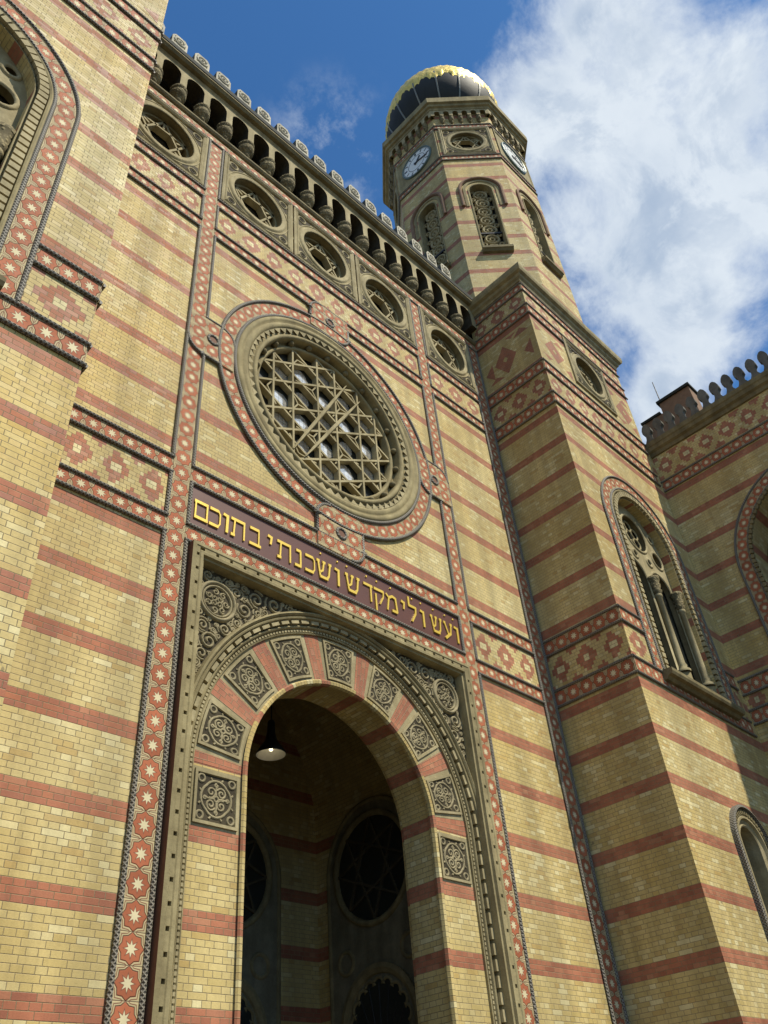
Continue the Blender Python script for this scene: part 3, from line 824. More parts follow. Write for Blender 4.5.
for s in (-1, 1):
    c = ((RI+RO)/2*s+.02*s, 5.925); h = .335
    vpanel(lambda a, b, c=c: (c[0]+a*.33, c[1]+b*.33), .33, [(c[0]-h, c[1]-h), (c[0]+h, c[1]-h), (c[0]+h, c[1]+h), (c[0]-h, c[1]+h)])
for k in range(7):
    a0, a1 = edges[k][1], edges[k+1][0]; ac = (a0+a1)/2; hw = (a1-a0)/2-.045; rc = 2.46; hr = .335
    f = lambda a, b, ac=ac, hw=hw: ((rc+b*hr)*math.cos(ac-a*hw), ZA+(rc+b*hr)*math.sin(ac-a*hw))
    n = 8
    loop = [f(-1+2*i/n, -1.02) for i in range(n+1)]+[f(1-2*i/n, 1.02) for i in range(n+1)]
    vpanel(f, .33, loop)
# rim bead and intrados
def half_strip(mb, prof, mat, r):
    """profile [(radius, w)] run up both jambs and round the arch; brick rows follow the voussoirs"""
    zs = [0, 2, 4, ZA]+[None]
    pos = [(r_, z, None) for r_, z in ()]
    for s in (-1, 1):
        rows = []; uvr = []
        for z in (0, 1.5, 3, 4.5, ZA):
            rows.append([FF.P(s*q, z, w) for q, w in prof]); uvr.append([(-w*1.0+q*.6, z) for q, w in prof])
        for i in range(1, 25):
            t = PI/2*i/24
            rows.append([FF.P(s*q*math.cos(t), ZA+q*math.sin(t), w) for q, w in prof]); uvr.append([(-w+q*.6, vmap(t)) for q, w in prof])
        mb.grid(rows, uvr, mat, False, flip=(s < 0))
m_ = MB(FF)
half_strip(m_, [(RI+.0, WV), (RI+.045, WV+.035), (RI+.02, WV+.06), (RI-.03, WV+.05), (RI-.05, WV+.0), (RI-.045, WV-.05), (RI, WV-.07)], 'brick_striped', RI)
m_.build('rim_moulding', pt)
m_ = MB(FF); half_strip(m_, [(RI, WV-.06), (RI, -.845)], 'brick_striped', RI); half_strip(m_, [(RI, -.845), (RI+.06, -.86), (RI+.06, -.95), (RI+.5, -.95)], 'brick_striped', RI)
m_.build('portal_reveal', pt)

# ------------------------------------------------------------------ porch behind the portal
HP, YB, ZS = 3.4, 4.75, 7.9
FB = Fr((0, YB, 0), (0, -1)); FRt = Fr((HP, 0, 0), (-1, 0)); FLt = Fr((-HP, 0, 0), (1, 0)); FIn = Fr((0, .95, 0), (0, 1))
m_ = MB(FB)
m_.plate([(-HP, 0), (HP, 0), (HP, ZS)]+arc((0, ZS), HP, 0, PI, 24)[1:], [], 0, 'brick_porch_shaded')
m_.fr = FRt; m_.quad(-YB, -.95, 0, ZS, 0, 'brick_porch_shaded')
m_.fr = FLt; m_.quad(.95, YB, 0, ZS, 0, 'brick_porch_shaded')
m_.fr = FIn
m_.plate([(-HP, 0), (-RI-.5, 0), (-RI-.5, ZA)]+arc((0, ZA), RI+.5, PI, 0, 24)+[(RI+.5, 0), (HP, 0), (HP, ZS)]+arc((0, ZS), HP, 0, PI, 24)[1:], [], 0, 'brick_porch_shaded')
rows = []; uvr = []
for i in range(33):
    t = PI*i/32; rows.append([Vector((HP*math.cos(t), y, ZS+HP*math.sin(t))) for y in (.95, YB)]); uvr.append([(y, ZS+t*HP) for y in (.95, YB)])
m_.grid(rows, uvr, 'brick_vault_shaded', True)
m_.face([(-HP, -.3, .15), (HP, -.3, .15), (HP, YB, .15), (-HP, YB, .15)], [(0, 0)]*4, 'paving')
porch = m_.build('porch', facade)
def inner_bay(fr, cu, name):
    m = MB(fr)
    pl = archloop(cu, 1.30, .15, 6.75, 24)
    m.plate(pl, [circ((cu, 6.72), .99, 32)], .03, 'plaster_grey'); m.wallband(pl, 0, .03, 'plaster_grey')
    m.sweep(archpath(cu, 1.30, .15, 6.75, 30), rprof(.05, 5, .02), 'stone_dark')
    m.lathe((cu, 6.72), [(1.11, .03), (1.10, .08), (1.04, .10), (.99, .06), (.98, .02)], 'stone_dark', 40, axis='w')
    m.plate(circ((cu, 6.72), 1.0, 32), [], .012, 'glass_dull')
    sg = []
    for k in range(8):
        a = 2*PI*k/8; b = a+3*2*PI/8; sg.append(((cu+.97*math.cos(a), 6.72+.97*math.sin(a)), (cu+.97*math.cos(b), 6.72+.97*math.sin(b))))
    for i, q in enumerate(sg): bars(m, [q], .05, .013, .055-.001*i, 'stone_dark_shade')
    for s in (-1, 1): m.sweep(circ((cu+.85*s, 5.12), .2, 20), rprof(.04, 4, .03), 'stone_dark', True)
    # door arch with a lobed head
    m.sweep(archpath(cu, 1.02, .15, 3.95, 30), [(0, .03), (0, .09), (.08, .11), (.16, .07), (.18, .03)], 'stone_dark', False, False)
    lob = []
    for k in range(9):
        t = PI*(k+.5)/9; c = (cu+.66*math.cos(t), 3.95+.66*math.sin(t)); lob += arc(c, .125, t-1.35, t+1.35, 8)
    dl = [(cu-.78, .16), (cu+.78, .16)]+lob
    m.plate(dl, [], .045, 'glass_dull')
    m.sweep(lob, rprof(.03, 4, .045), 'stone_dark')
    for k in range(1, 8):
        t = PI*k/8; m.sweep([(cu, 3.2), (cu+.7*math.cos(t), 3.95+.7*math.sin(t))], rprof(.015, 4, .046), 'iron_black')
    return m.build(name, porch)
inner_bay(FRt, -3.05, 'side_bay'); inner_bay(FB, 1.05, 'rear_bay'); inner_bay(FLt, 3.05, 'side_bay')

# body of the building behind the front
m_ = MB(Fr((0, 34, 0), (0, -1)))
m_.box(-12.2, 12.4, 0, 24.0, 0, 29.0, 'brick_striped')
m_.fr = FF; m_.box(XL, XR, 24.0, 24.60, -34, -.26, 'roof_metal')
m_.build('nave_block', facade)

# ------------------------------------------------------------------ hanging lamp in the portal
LX, LY, LZ = -.05, 2.0, 7.82
lamp = empty('hanging_lamp', (LX, LY, LZ), 'black bell-shaped lamp with a white lit underside hanging in the portal arch', 'lamp')
m_ = MB(); m_.lathe((LX, LY, LZ), [(.27, 0), (.275, .03), (.20, .14), (.12, .26), (.075, .42), (.07, .62), (.05, .66), (.001, .68)], 'iron_black', 28); m_.build('lamp_shade', lamp)
m_ = MB(); m_.lathe((LX, LY, LZ), [(.265, .005), (.19, .12), (.10, .24), (.001, .26)], 'enamel_white', 28); m_.build('shade_lining', lamp)
m_ = MB(); m_.lathe((LX, LY, LZ), [(.001, .07), (.03, .085), (.036, .115), (.025, .16), (.02, .2)], 'bulb_lit', 12); m_.build('bulb', lamp)
m_ = MB(); m_.lathe((LX, LY, LZ), [(.012, .66), (.012, 9.5-LZ)], 'iron_black', 8); m_.build('cord', lamp)

# ------------------------------------------------------------------ towers
def tall_window(fr, cu, parent, vc=14.85, v0=10.27):
    m = MB(fr)
    path = archpath(cu, 1.60, v0, vc, 44)
    m.sweep(path, [(0, 0), (0, .04), (.03, .055), (.06, .04), (.07, -.04), (.25, -.05), (.26, .0), (.28, .0)], 'stone', False, False)
    blocks_along(m, archpath(cu, 1.60, v0, vc, 60), .085, .235, -.05, .07, .165, .115, 'stone_pale')
    rows = []; uvr = []
    for (pu, pv, vv) in [(cu+1.32, v_, v_) for v_ in (v0, 11.5, 13., vc)]+[(cu+1.32*math.cos(PI*i/40), vc+1.32*math.sin(PI*i/40), vc+1.32*PI*i/40 if i <= 20 else vc+1.32*PI*(40-i)/40) for i in range(1, 40)]+[(cu-1.32, v_, v_) for v_ in (vc, 13., 11.5, v0)]:
        rows.append([fr.P(pu, pv, .0), fr.P(pu, pv, -.45)]); uvr.append([(0, vv), (.45, vv)])
    m.grid(rows, uvr, 'brick_striped', False)
    o = m.build('window', parent)
    rb = star_ring(fr, archpath(cu, 1.825, v0, vc, 44), 1.67, 1.98, parent, .025, .345, False)
    rope(fr, archpath(cu, 2.02, v0, vc, 44), rb, .025); rope(fr, archpath(cu, 1.63, v0, vc, 44), rb, .025)
    m = MB(fr); R = 1.33; loop = archloop(cu, R, v0, vc, 32)
    hl = [circ((cu, vc+.40), .60, 30)]
    for s in (-1, 1):
        hl.append(archloop(cu+.64*s, .52, v0+.02, 13.62, 18)); hl.append(circ((cu+.94*s, vc-.13), .27, 16)); hl.append(circ((cu+.96*s, vc+.62), .13, 12)); hl.append(circ((cu+.36*s, vc-.45), .12, 10))
    m.plate(loop, hl, -.26, 'stone_pale')
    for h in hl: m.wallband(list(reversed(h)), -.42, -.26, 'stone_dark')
    for h in hl: m.sweep(h, [(.035, -.26), (.02, -.235), (-.01, -.225), (-.04, -.235), (-.055, -.26)], 'stone_pale', True)
    for k in range(6):
        a = PI/2+k*2*PI/6; m.sweep(circ((cu+.33*math.cos(a), vc+.40+.33*math.sin(a)), .17, 16), rprof(.03, 4, -.39), 'stone', True)
    m.build('tracery', o)
    m = MB(fr); m.plate(loop, [], -.44, 'glass_dark')
    m.build('glass', o)
    for du in (-1.21, 0., 1.21):
        m = MB(); p = fr.P(cu+du, 0, -.17)
        m.lathe((p.x, p.y, 0), [(.15, v0), (.15, v0+.55), (.12, v0+.60)], 'stone', 4)
        m.lathe((p.x, p.y, 0), [(.17, v0+.60), (.17, v0+.66), (.10, v0+.72), (.115, v0+.78), (.088, v0+.86), (.082, 13.05), (.105, 13.07), (.105, 13.12), (.095, 13.16)], 'stone_pale', 14)
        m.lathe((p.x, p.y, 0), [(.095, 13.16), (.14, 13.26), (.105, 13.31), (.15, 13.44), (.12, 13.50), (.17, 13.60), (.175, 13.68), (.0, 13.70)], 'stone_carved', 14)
        m.build('column', o)
    m = MB(fr); hmould(m, fr, cu-1.78, cu+1.78, [(0, 10.02), (.10, 10.03), (.16, 10.09), (.25, 10.11), (.28, 10.17), (.28, 10.25), (0, 10.28)], 'stone_dark'); m.build('sill', o)
def lancet(fr, cu, parent, vc=6.68, v0=2.6):
    m = MB(fr)
    m.sweep(archpath(cu, .86, v0, vc, 30), [(0, 0), (0, .10), (.06, .12), (.08, .04)], 'rope_grey', False, False)
    m.sweep(archpath(cu, .78, v0, vc, 30), [(0, .04), (.14, .035), (.16, .06), (.20, .06), (.22, .0), (.30, -.02), (.33, .0), (.36, -.02), (.37, -.45)], 'stone_pale', False, False)
    blocks_along(m, archpath(cu, .78, v0, vc, 40), .02, .12, .03, .07, .11, .065, 'stone_dark')
    o = m.build('window', parent)
    m = MB(fr); m.plate(archloop(cu, .43, v0, vc, 20), [], -.42, 'glass_dark'); m.build('glass', o)
    m = MB(fr); m.sweep([(cu, v0), (cu, vc+.1)], rprof(.05, 5, -.38, 1.2), 'stone_pale'); m.sweep(circ((cu, vc+.12), .16, 16), rprof(.03, 4, -.38), 'stone_pale', True); m.build('tracery', o)

ZB = [(9.85, 10.24), (11.15, 11.53), (18.32, 18.73), (19.70, 20.12), (22.36, 22.80), (23.52, 23.86)]
LZB = [(10.28, 11.11), (18.78, 19.65), (22.84, 23.48)]
def tower_bands(fr, spans, parent, low_spans=None, ends=(0, 0)):
    for i, (a, b) in enumerate(ZB):
        for (u0, u1) in (low_spans if (low_spans and i in (1,)) else spans): star_h(fr, u0, u1, a, b, parent, ends=ends, ropes=(1, 1))
    for i, (a, b) in enumerate(LZB):
        for (u0, u1) in (low_spans if (low_spans and i == 0) else spans): lozenge(fr, u0, u1, a, b, parent)
def diamonds(fr, items, parent):
    m = MB(fr)
    for kind, u, v, a, b in items:
        if kind == 'D': loop = [(u, v-b), (u+a, v), (u, v+b), (u-a, v)]
        elif kind == 'L': loop = [(u, v-b), (u+a, v), (u, v+b)]           # half with its flat side to the left
        elif kind == 'R': loop = [(u, v-b), (u, v+b), (u-a, v)]
        elif kind == 'U': loop = [(u-a, v), (u+a, v), (u, v+b)]
        else: loop = [(u-a, v), (u, v-b), (u+a, v)]
        m.plate(loop, [], .005, 'brick_red')
        if kind == 'D': m.plate([(u, v-b*.2), (u+a*.22, v), (u, v+b*.2), (u-a*.22, v)], [], .010, 'brick_yellow')
    m.build('diamond', parent)

def tower_base(name_parent, xin, xc, side):
    """square lower stage; side = +1 for the tower right of the facade (its -x wall looks to the facade)"""
    T = name_parent; hw = 2.97; x0, x1 = xc-hw, xc+hw
    if side > 0: x1 = 12.18
    FT = Fr((0, YT, 0), (0, -1))
    FS = Fr((xin, 0, 0), (-side, 0))
    m = MB(FT)
    m.plate([(x0, 0), (x1, 0), (x1, 24.0), (x0, 24.0)], [archloop(xc, 1.55, 10.2, 14.85, 32), circ((xc, 21.55), .88, 40), archloop(xc, .75, 2.6, 6.68, 24)], 0, 'brick_striped')
    m.fr = FS
    us = (0, -YT) if side > 0 else (YT, 0)
    m.quad(us[0], us[1], 0, 24.0, 0, 'brick_striped')
    fo = Fr((xc+side*hw, 0, 0), (side, 0)); a = (-3.8, -YT) if side < 0 else (YT, 3.8)
    m.fr = fo; m.quad(a[0], a[1], 0, 24.0 if side < 0 else 20.2, 0, 'brick_striped')
    if side > 0:
        m.fr = Fr((x1, 0, 0), (1, 0)); m.quad(a[0], a[1], 19., 24.0, 0, 'brick_striped')
        m.fr = FT; m.quad(x1, xc+hw, 0, 20.2, 0, 'brick_striped')
    m.build('brick_wall', T)
    tall_window(FT, xc, T); lancet(FT, xc, T)
    roundel(FT, xc, 21.58, 1.15, 1.10, .72, T)
    for i, (a, b) in enumerate(ZB):
        for (u0, u1) in ([(x0, xc-2.05), (xc+2.05, x1)] if i == 1 else [(x0, x1)]): star_h(FT, u0, u1, a, b, T, ends=(.03, .03) if i != 1 else (.03, 0))
    for i, (a, b) in enumerate(LZB):
        for (u0, u1) in ([(x0, xc-2.05), (xc+2.05, x1)] if i == 0 else [(x0, x1)]): lozenge(FT, u0, u1, a, b, T)
    # plain yellow field with red brick diamonds at the level of the roundel
    def field(fr, u0, u1, items):
        m = MB(fr); m.box(u0+.001, u1-.001, 20.42, 22.05, 0, .002, 'brick_yellow'); f = m.build('yellow_field', T)
        for it in items: diamonds(fr, [it], f)
    for u0, u1 in ((x0, xc-1.15), (xc+1.15, x1)):
        c = (u0+u1)/2; field(FT, u0, u1, [('D', c+.05, 21.2, .50, .55), ('L', u0+.12, 21.85, .34, .22), ('R', u1-.12, 20.62, .34, .22), ('U', u1-.45, 21.75, .28, .24), ('V', u0+.45, 20.66, .28, .20)])
    c = -YT/2
    if side > 0: field(FS, us[0], us[1], [('D', c-.10, 21.15, .42, .62), ('U', c+.62, 21.75, .30, .28), ('R', c+.88, 20.95, .30, .36), ('R', c-.60, 21.0, .30, .36), ('U', c-.55, 20.50, .28, .20), ('V', c+.25, 22.0, .22, .16)])
    tower_side = [(us[0], us[1])]
    for i, (a, b) in enumerate(ZB): star_h(FS, us[0], us[1], a, b, T, ends=(0, .03) if side > 0 else (.03, 0))
    for a, b in LZB: lozenge(FS, us[0], us[1], a, b, T)
    # cornice of the base: swept round the corners
    m = MB(FT)
    prof = [(0, 23.92), (.05, 23.94), (.07, 24.02), (.13, 24.08), (.15, 24.18), (.24, 24.24), (.27, 24.34), (.27, 24.50), (.0, 24.60), (-.3, 24.66)]
    pts = [(x0, 3.6), (x0, YT), (x1, YT), (x1, 3.6)]
    rows = []; uvr = []
    nrm = [(-1, 0), (-1, -1), (1, -1), (1, 0)]; L = 0
    for k, (p, n) in enumerate(zip(pts, nrm)):
        if k: L += math.hypot(p[0]-pts[k-1][0], p[1]-pts[k-1][1])
        rows.append([Vector((p[0]+n[0]*w, p[1]+n[1]*w, z)) for w, z in prof]); uvr.append([(L, z) for w, z in prof])
    m.grid(rows, uvr, 'stone', False)
    m.face([Vector((x0+.3, YT+.3, 24.6)), Vector((x1-.3, YT+.3, 24.6)), Vector((x1-.3, 3.6, 24.6)), Vector((x0+.3, 3.6, 24.6))], [(0, 0)]*4, 'roof_metal')
    m.build('cornice', T)

XC = XR+2.97; YC = YT+2.93
tower = empty('clock_tower', (XC, YT, 0), 'striped brick clock tower with an octagonal upper stage under a black and gold onion dome', 'tower')
tower_base(tower, XR, XC, 1)
ltower = empty('corner_tower', (XL-2.97, YT, 0), 'sunlit striped brick tower with a tall arched window, cut off by the left edge', 'tower')
tower_base(ltower, XL, XL-2.97, -1)

# ---- octagonal stage
AP = 2.93; HS = AP*math.tan(PI/8)
def fit_arch_sweep(m, fr, r, v0, vc, prof, mat, n=24): m.sweep(archpath(0, r, v0, vc, n), prof, mat, False, False, cap=True)
for k in range(8):
    ang = PI+PI/4*k; nn = (math.cos(ang), math.sin(ang))
    fr = Fr((XC+nn[0]*AP, YC+nn[1]*AP, 0), nn)
    vis = k in (0, 1, 2)
    m = MB(fr)
    wh = [archloop(0, .45, 27.75, 31.78, 18)] if True else []
    m.plate([(-HS, 24.3), (HS, 24.3), (HS, 38.4), (-HS, 38.4)], wh+[circ((0, 35.75), .80, 36)], 0, 'brick_striped')
    m.build('brick_wall', tower)
    if not vis and k not in (3, 7): 
        m = MB(fr); m.plate(archloop(0, .45, 27.75, 31.78, 18), [], -.1, 'glass_dark'); m.plate(circ((0, 35.75), .82, 30), [], -.05, 'stone'); m.build('window', tower)
        continue
    m = MB(fr)
    m.sweep(archpath(0, .45, 27.75, 31.78, 24), [(-.05, 0), (-.05, .03), (0, .03), (.02, -.30)], 'stone', False, False)
    m.wallband(list(reversed(archloop(0, .45, 27.75, 31.78, 24))), -.35, .0, 'stone_dark')
    w = m.build('window', tower)
    m = MB(fr); m.sweep(archpath(0, .86, 30.65, 31.85, 24), [(-.02, 0), (-.03, .07), (.02, .10), (.07, .10), (.10, .06), (.11, .0)], 'brick_brown', False, False, cap=True)
    m.sweep(archpath(0, .70, 30.65, 31.85, 24), [(0, 0), (0, .03), (.10, .03), (.12, 0)], 'stone', False, False, cap=True)
    m.build('hood_mould', w)
    m = MB(fr); m.plate(archloop(0, .46, 27.75, 31.78, 18), [], -.34, 'glass_dark'); m.build('glass', w)
    m = MB(fr)
    for j in range(7):
        c = (0, 28.08+.62*j)
        m.sweep(circ(c, .25, 18), rprof(.055, 4, -.26, 1.6), 'stone_pale', True); m.sweep(circ(c, .10, 10), rprof(.04, 4, -.26, 1.6), 'stone_pale', True)
        for q in range(6):
            a = q*PI/3+PI/6; m.sweep([(c[0]+.1*math.cos(a), c[1]+.1*math.sin(a)), (c[0]+.24*math.cos(a), c[1]+.24*math.sin(a))], rprof(.03, 4, -.26, 1.6), 'stone', False)
        for s in (-1, 1):
            m.sweep(spiral((.33*s, c[1]+.31), .13, PI/2*(1-s), 1.2, s, .3, 12), rprof(.035, 4, -.26, 1.6), 'stone_pale', False)
    m.box(-.43, .43, 29.02, 29.10, -.3, -.17, 'iron_black')
    m.build('tracery', w)
    m = MB(fr); hmould(m, fr, -.56, .56, [(0, 27.46), (.10, 27.48), (.16, 27.56), (.20, 27.58), (.20, 27.70), (0, 27.76)], 'stone_dark'); m.build('sill', w)
    # bands and the upper panel
    star_h(fr, -HS, HS, 34.24, 34.56, tower, ropes=(1, 1), ends=(.02, .02)); star_h(fr, -HS, HS, 36.92, 37.2, tower, ropes=(1, 1), ends=(.02, .02))
    if k in (1, 3, 7): roundel(fr, 0, 35.75, 1.10, 1.12, .70, tower, .35, pane_lit=False)
    else:
        m = MB(fr); m.box(-HS+.06, HS-.06, 34.62, 36.86, 0, .02, 'stone')
        m.sweep([(-HS+.06, 34.62), (HS-.06, 34.62), (HS-.06, 36.86), (-HS+.06, 36.86)], [(0, 0), (0, .06), (.06, .06), (.09, .02)], 'stone_pale', True, False)
        m.build('clock_panel', tower)
        if k == 4 or k == 6: continue
        lab = 'shaded round white clock with black hands on the left side of the octagonal tower top' if k == 0 else 'sunlit round white clock seen edge-on at the right side of the octagonal tower top'
        ck = empty('wall_clock', fr.P(0, 35.75, 0), lab, 'clock', 'clocks on the tower')
        m = MB(fr); m.lathe((0, 35.75), [(.84, .02), (.83, .09), (.79, .11), (.76, .07)], 'clock_rim', 48, axis='w'); m.build('clock_rim', ck)
        m = MB(fr); m.plate(circ((0, 35.75), .78, 48), [], .06, 'clock_white')
        for q in range(12):
            a = q*PI/6; bars(m, [((.55*math.cos(a), 35.75+.55*math.sin(a)), (.71*math.cos(a), 35.75+.71*math.sin(a)))], .05 if q % 3 else .09, .06, .066, 'clock_black')
        for q in range(60):
            a = q*PI/30; bars(m, [((.72*math.cos(a), 35.75+.72*math.sin(a)), (.755*math.cos(a), 35.75+.755*math.sin(a)))], .018, .06, .065, 'clock_black')
        m.lathe((0, 35.75), [(.48, .06), (.48, .067), (.46, .067), (.46, .06)], 'clock_black', 36, axis='w'); m.build('clock_face', ck)
        for ln, wd, aa in ((.36, .085, PI/2-math.radians(38)), (.60, .060, PI/2-math.radians(100))):
            m = MB(fr); bars(m, [((-.14*math.cos(aa), 35.75-.14*math.sin(aa)), (ln*math.cos(aa), 35.75+ln*math.sin(aa)))], wd, .07, .085+.01*(ln > .5), 'clock_black'); m.build('clock_hand', ck)
    # corbel table and cornice
    hs2 = HS
    cuts = [-HS+.2+(2*HS-.4)*(i)/5 for i in range(6)]
    pit = (2*HS)/6
    us = [-HS+pit*(i+.5) for i in range(6)]
    arch_table(fr, us, pit, 37.86, 38.32, .17, .12, tower, (-HS-.07, HS+.07))
    f0 = corbel_mesh(fr, -HS+pit, 37.36, 37.86, .19, .115, tower)
    for i in range(1, 5):
        d = fr.t*(pit*i); copy_at(f0, d, tower)
m = MB()
prof = [(0, 38.30), (.19, 38.32), (.22, 38.42), (.30, 38.46), (.33, 38.58), (.42, 38.62), (.43, 38.98), (.36, 39.04), (-.6, 39.14)]
rows = []; uvr = []
for k in range(9):
    ang = PI+PI/8+PI/4*k
    rows.append([Vector((XC+(AP+w)/math.cos(PI/8)*math.cos(ang), YC+(AP+w)/math.cos(PI/8)*math.sin(ang), z)) for w, z in prof]); uvr.append([(k*2.4, z) for w, z in prof])
m.grid(rows, uvr, 'stone', False); m.build('cornice', tower)
# ---- dome
ZD, RD = 42.75, 2.87
prof = [(2.35, 39.05-ZD), (2.30, 39.5-ZD)]
for i in range(25):
    e = -1.02+i*(1.02+1.02)/24; prof.append((RD*math.cos(e), RD*math.sin(e)))
r0, z0 = prof[-1]
prof += [(r0-.35, z0+.35), (r0-.75, z0+.80), (r0-1.1, z0+1.4), (.14, z0+2.1), (.10, z0+3.0), (.001, z0+3.1)]
m = MB(); m.lathe((XC, YC, ZD), prof, 'dome_metal', 64); dome = m.build('dome', tower)
for k in range(16):
    a = 2*PI*(k+.5)/16; m = MB(); rows = []; uvr = []
    for r, z in [p for p in prof[1:27] if p[1] < .4]:
        c = Vector((XC+r*math.cos(a), YC+r*math.sin(a), ZD+z)); t = Vector((-math.sin(a), math.cos(a), 0)); o_ = Vector((math.cos(a), math.sin(a), 0))
        rows.append([c+t*.045-o_*.02, c+t*.03+o_*.035, c-t*.03+o_*.035, c-t*.045-o_*.02]); uvr.append([(0, z)]*4)
    m.grid(rows, uvr, 'dome_rib', False); m.build('dome_rib', dome)
m = MB(); rows = []; uvr = []
N = 192
for i in range(N+1):
    a = 2*PI*i/N; lob = abs(math.sin(8*a)); fr_ = abs(math.sin(32*a))
    e0 = -.17+.13*(1-lob)+.07*fr_; row = []
    for j in range(13):
        e = e0+(1.15-e0)*j/12; bulge = .045+.035*math.sin(17*e+3*math.sin(8*a))*math.sin(24*a)
        if j == 0: bulge = .0
        row.append(Vector((XC+(RD+bulge)*math.cos(e)*math.cos(a), YC+(RD+bulge)*math.cos(e)*math.sin(a), ZD+(RD+bulge)*math.sin(e))))
    rows.append(row); uvr.append([(a, j*.1) for j in range(13)])
m.grid(rows, uvr, 'gold_leaf', True); m.build('gold_ornament', dome)
m = MB()
for k in range(40):
    a = 2*PI*k/40; R0 = 2.75; fr_ = Fr((XC+R0*math.cos(a), YC+R0*math.sin(a), 0), (math.cos(a), math.sin(a)))
    mm = m; mm.fr = fr_; loop = [(-.2, 39.0), (.2, 39.0)]+arc((0, 39.22), .2, 0, PI, 8); mm.prism(loop, -.05, .05, 'slate_grey')
m.build('parapet_scallops', tower)

# ------------------------------------------------------------------ side wing
XW = XR+2*2.97-.06
wing = empty('side_wing', (XW, YT, 0), 'shaded striped brick wing with keyhole battlements standing at right angles to the right tower', 'building')
FW = Fr((XW, YT, 0), (-1, 0)); WL = 9.3
m = MB(FW)
cw = 4.02
m.plate([(0, 0), (WL, 0), (WL, 20.0), (0, 20.0)], [archloop(cw, 2.36, 6.0, 14.4, 40)], 0, 'brick_striped')
fe = Fr((0, YT-WL, 0), (0, -1)); m.fr = fe; m.quad(XW, XW+9, 0, 20.0, 0, 'brick_striped')
m.fr = Fr((XW+9, 0, 0), (1, 0)); m.quad(YT-WL, 8, 0, 20., 0, 'brick_striped')
m.face([Vector((XW, YT-WL, 20)), Vector((XW+9, YT-WL, 20)), Vector((XW+9, 8, 20)), Vector((XW, 8, 20))], [(0, 0)]*4, 'roof_metal')
m.build('brick_wall', wing)
for a, b in ((10.24, 10.62), (11.06, 11.46), (18.22, 18.60)): star_h(FW, 0, WL if a > 12 else cw-2.80, a, b, wing)
star_h(FW, cw+2.80, WL, 10.24, 10.62, wing); star_h(FW, cw+2.80, WL, 11.06, 11.46, wing)
lozenge(FW, 0, cw-2.80, 10.66, 11.02, wing); lozenge(FW, 0, WL, 18.68, 19.62, wing)
m = MB(FW); hmould(m, FW, 0, WL, [(0, 19.66), (.06, 19.68), (.08, 19.80), (.16, 19.86), (.18, 19.98), (.21, 20.02), (.22, 20.12), (.22, 20.18), (-.2, 20.24)], 'stone_dark'); wc = m.build('cornice', wing)
f0 = merlon_mesh(FW, .22, 20.20, .78, .305, .02, .20, wc, 'keyhole')
for k in range(1, 22): copy_at(f0, FW.t*(.418*k), wc)
m = MB(FW)
m.sweep(archpath(cw, 2.40, 6.0, 14.4, 40), [(0, 0), (0, .05), (.05, .06), (.07, 0)], 'stone', False, False)
zz = 14.4
rows = []; uvr = []
for (p, vv) in [((cw+2.36, z), z) for z in (6., 9., 12., 14.4)]+[((cw+2.36*math.cos(t), 14.4+2.36*math.sin(t)), 14.4+t*2.36) for t in [PI*i/40 for i in range(1, 40)]]+[((cw-2.36, z), z) for z in (14.4, 12., 9., 6.)]:
    rows.append([FW.P(p[0], p[1], .0), FW.P(p[0], p[1], -1.1)]); uvr.append([(0, vv), (1.1, vv)])
m.grid(rows, uvr, 'brick_striped', False)
blocks_along(m, archpath(cw, 2.40, 6.0, 14.4, 60), .0, .10, .0, .09, .16, .09, 'stone_dark')
wo = m.build('window', wing)
m = MB(FW); m.plate(archloop(cw, 2.40, 6., 14.4, 40), [], -1.08, 'glass_dull'); m.build('glass', wo)
m = MB(FW)
for s in (-1, 0, 1): m.sweep([(cw+1.1*s, 6.), (cw+1.1*s, 14.2)], rprof(.12, 6, -1.08), 'stone')
m.sweep(circ((cw, 15.2), .85, 32), rprof(.1, 5, -1.08), 'stone', True); m.build('tracery', wo)
rb = star_ring(FW, archpath(cw, 2.60, 6.0, 14.4, 44), 2.44, 2.76, wing, .03, .345, False)
rope(FW, archpath(cw, 2.80, 6., 14.4, 44), rb, .03); rope(FW, archpath(cw, 2.42, 6., 14.4, 44), rb, .03)
# chimney on its roof, with the lightning rod
m = MB(Fr((0, -3.89, 0), (0, -1)))
m.box(13.5, 14.1, 20.0, 22.55, -1.15, 0, 'brick_brown', back=True); m.box(13.42, 14.18, 22.552, 22.66, -1.22, .06, 'roof_metal', back=True)
m.box(13.502, 14.1, 20.0, 22.10, -1.95, -1.152, 'brick_brown', back=True); m.box(13.44, 14.16, 22.102, 22.20, -2.0, -1.222, 'roof_metal', back=True)
ch = m.build('chimney', wing)
m = MB(); m.lathe((13.55, -2.80, 0), [(.022, 22.3), (.015, 23.7), (.001, 23.72)], 'iron_black', 8); m.build('lightning_rod', ch)

# ------------------------------------------------------------------ ground
m = MB(); m.face([(-3000, -3000, 0), (3000, -3000, 0), (3000, 3000, 0), (-3000, 3000, 0)], [(0, 0)]*4, 'paving')
g = m.build('ground'); tag(g, None, None, None, 'structure')

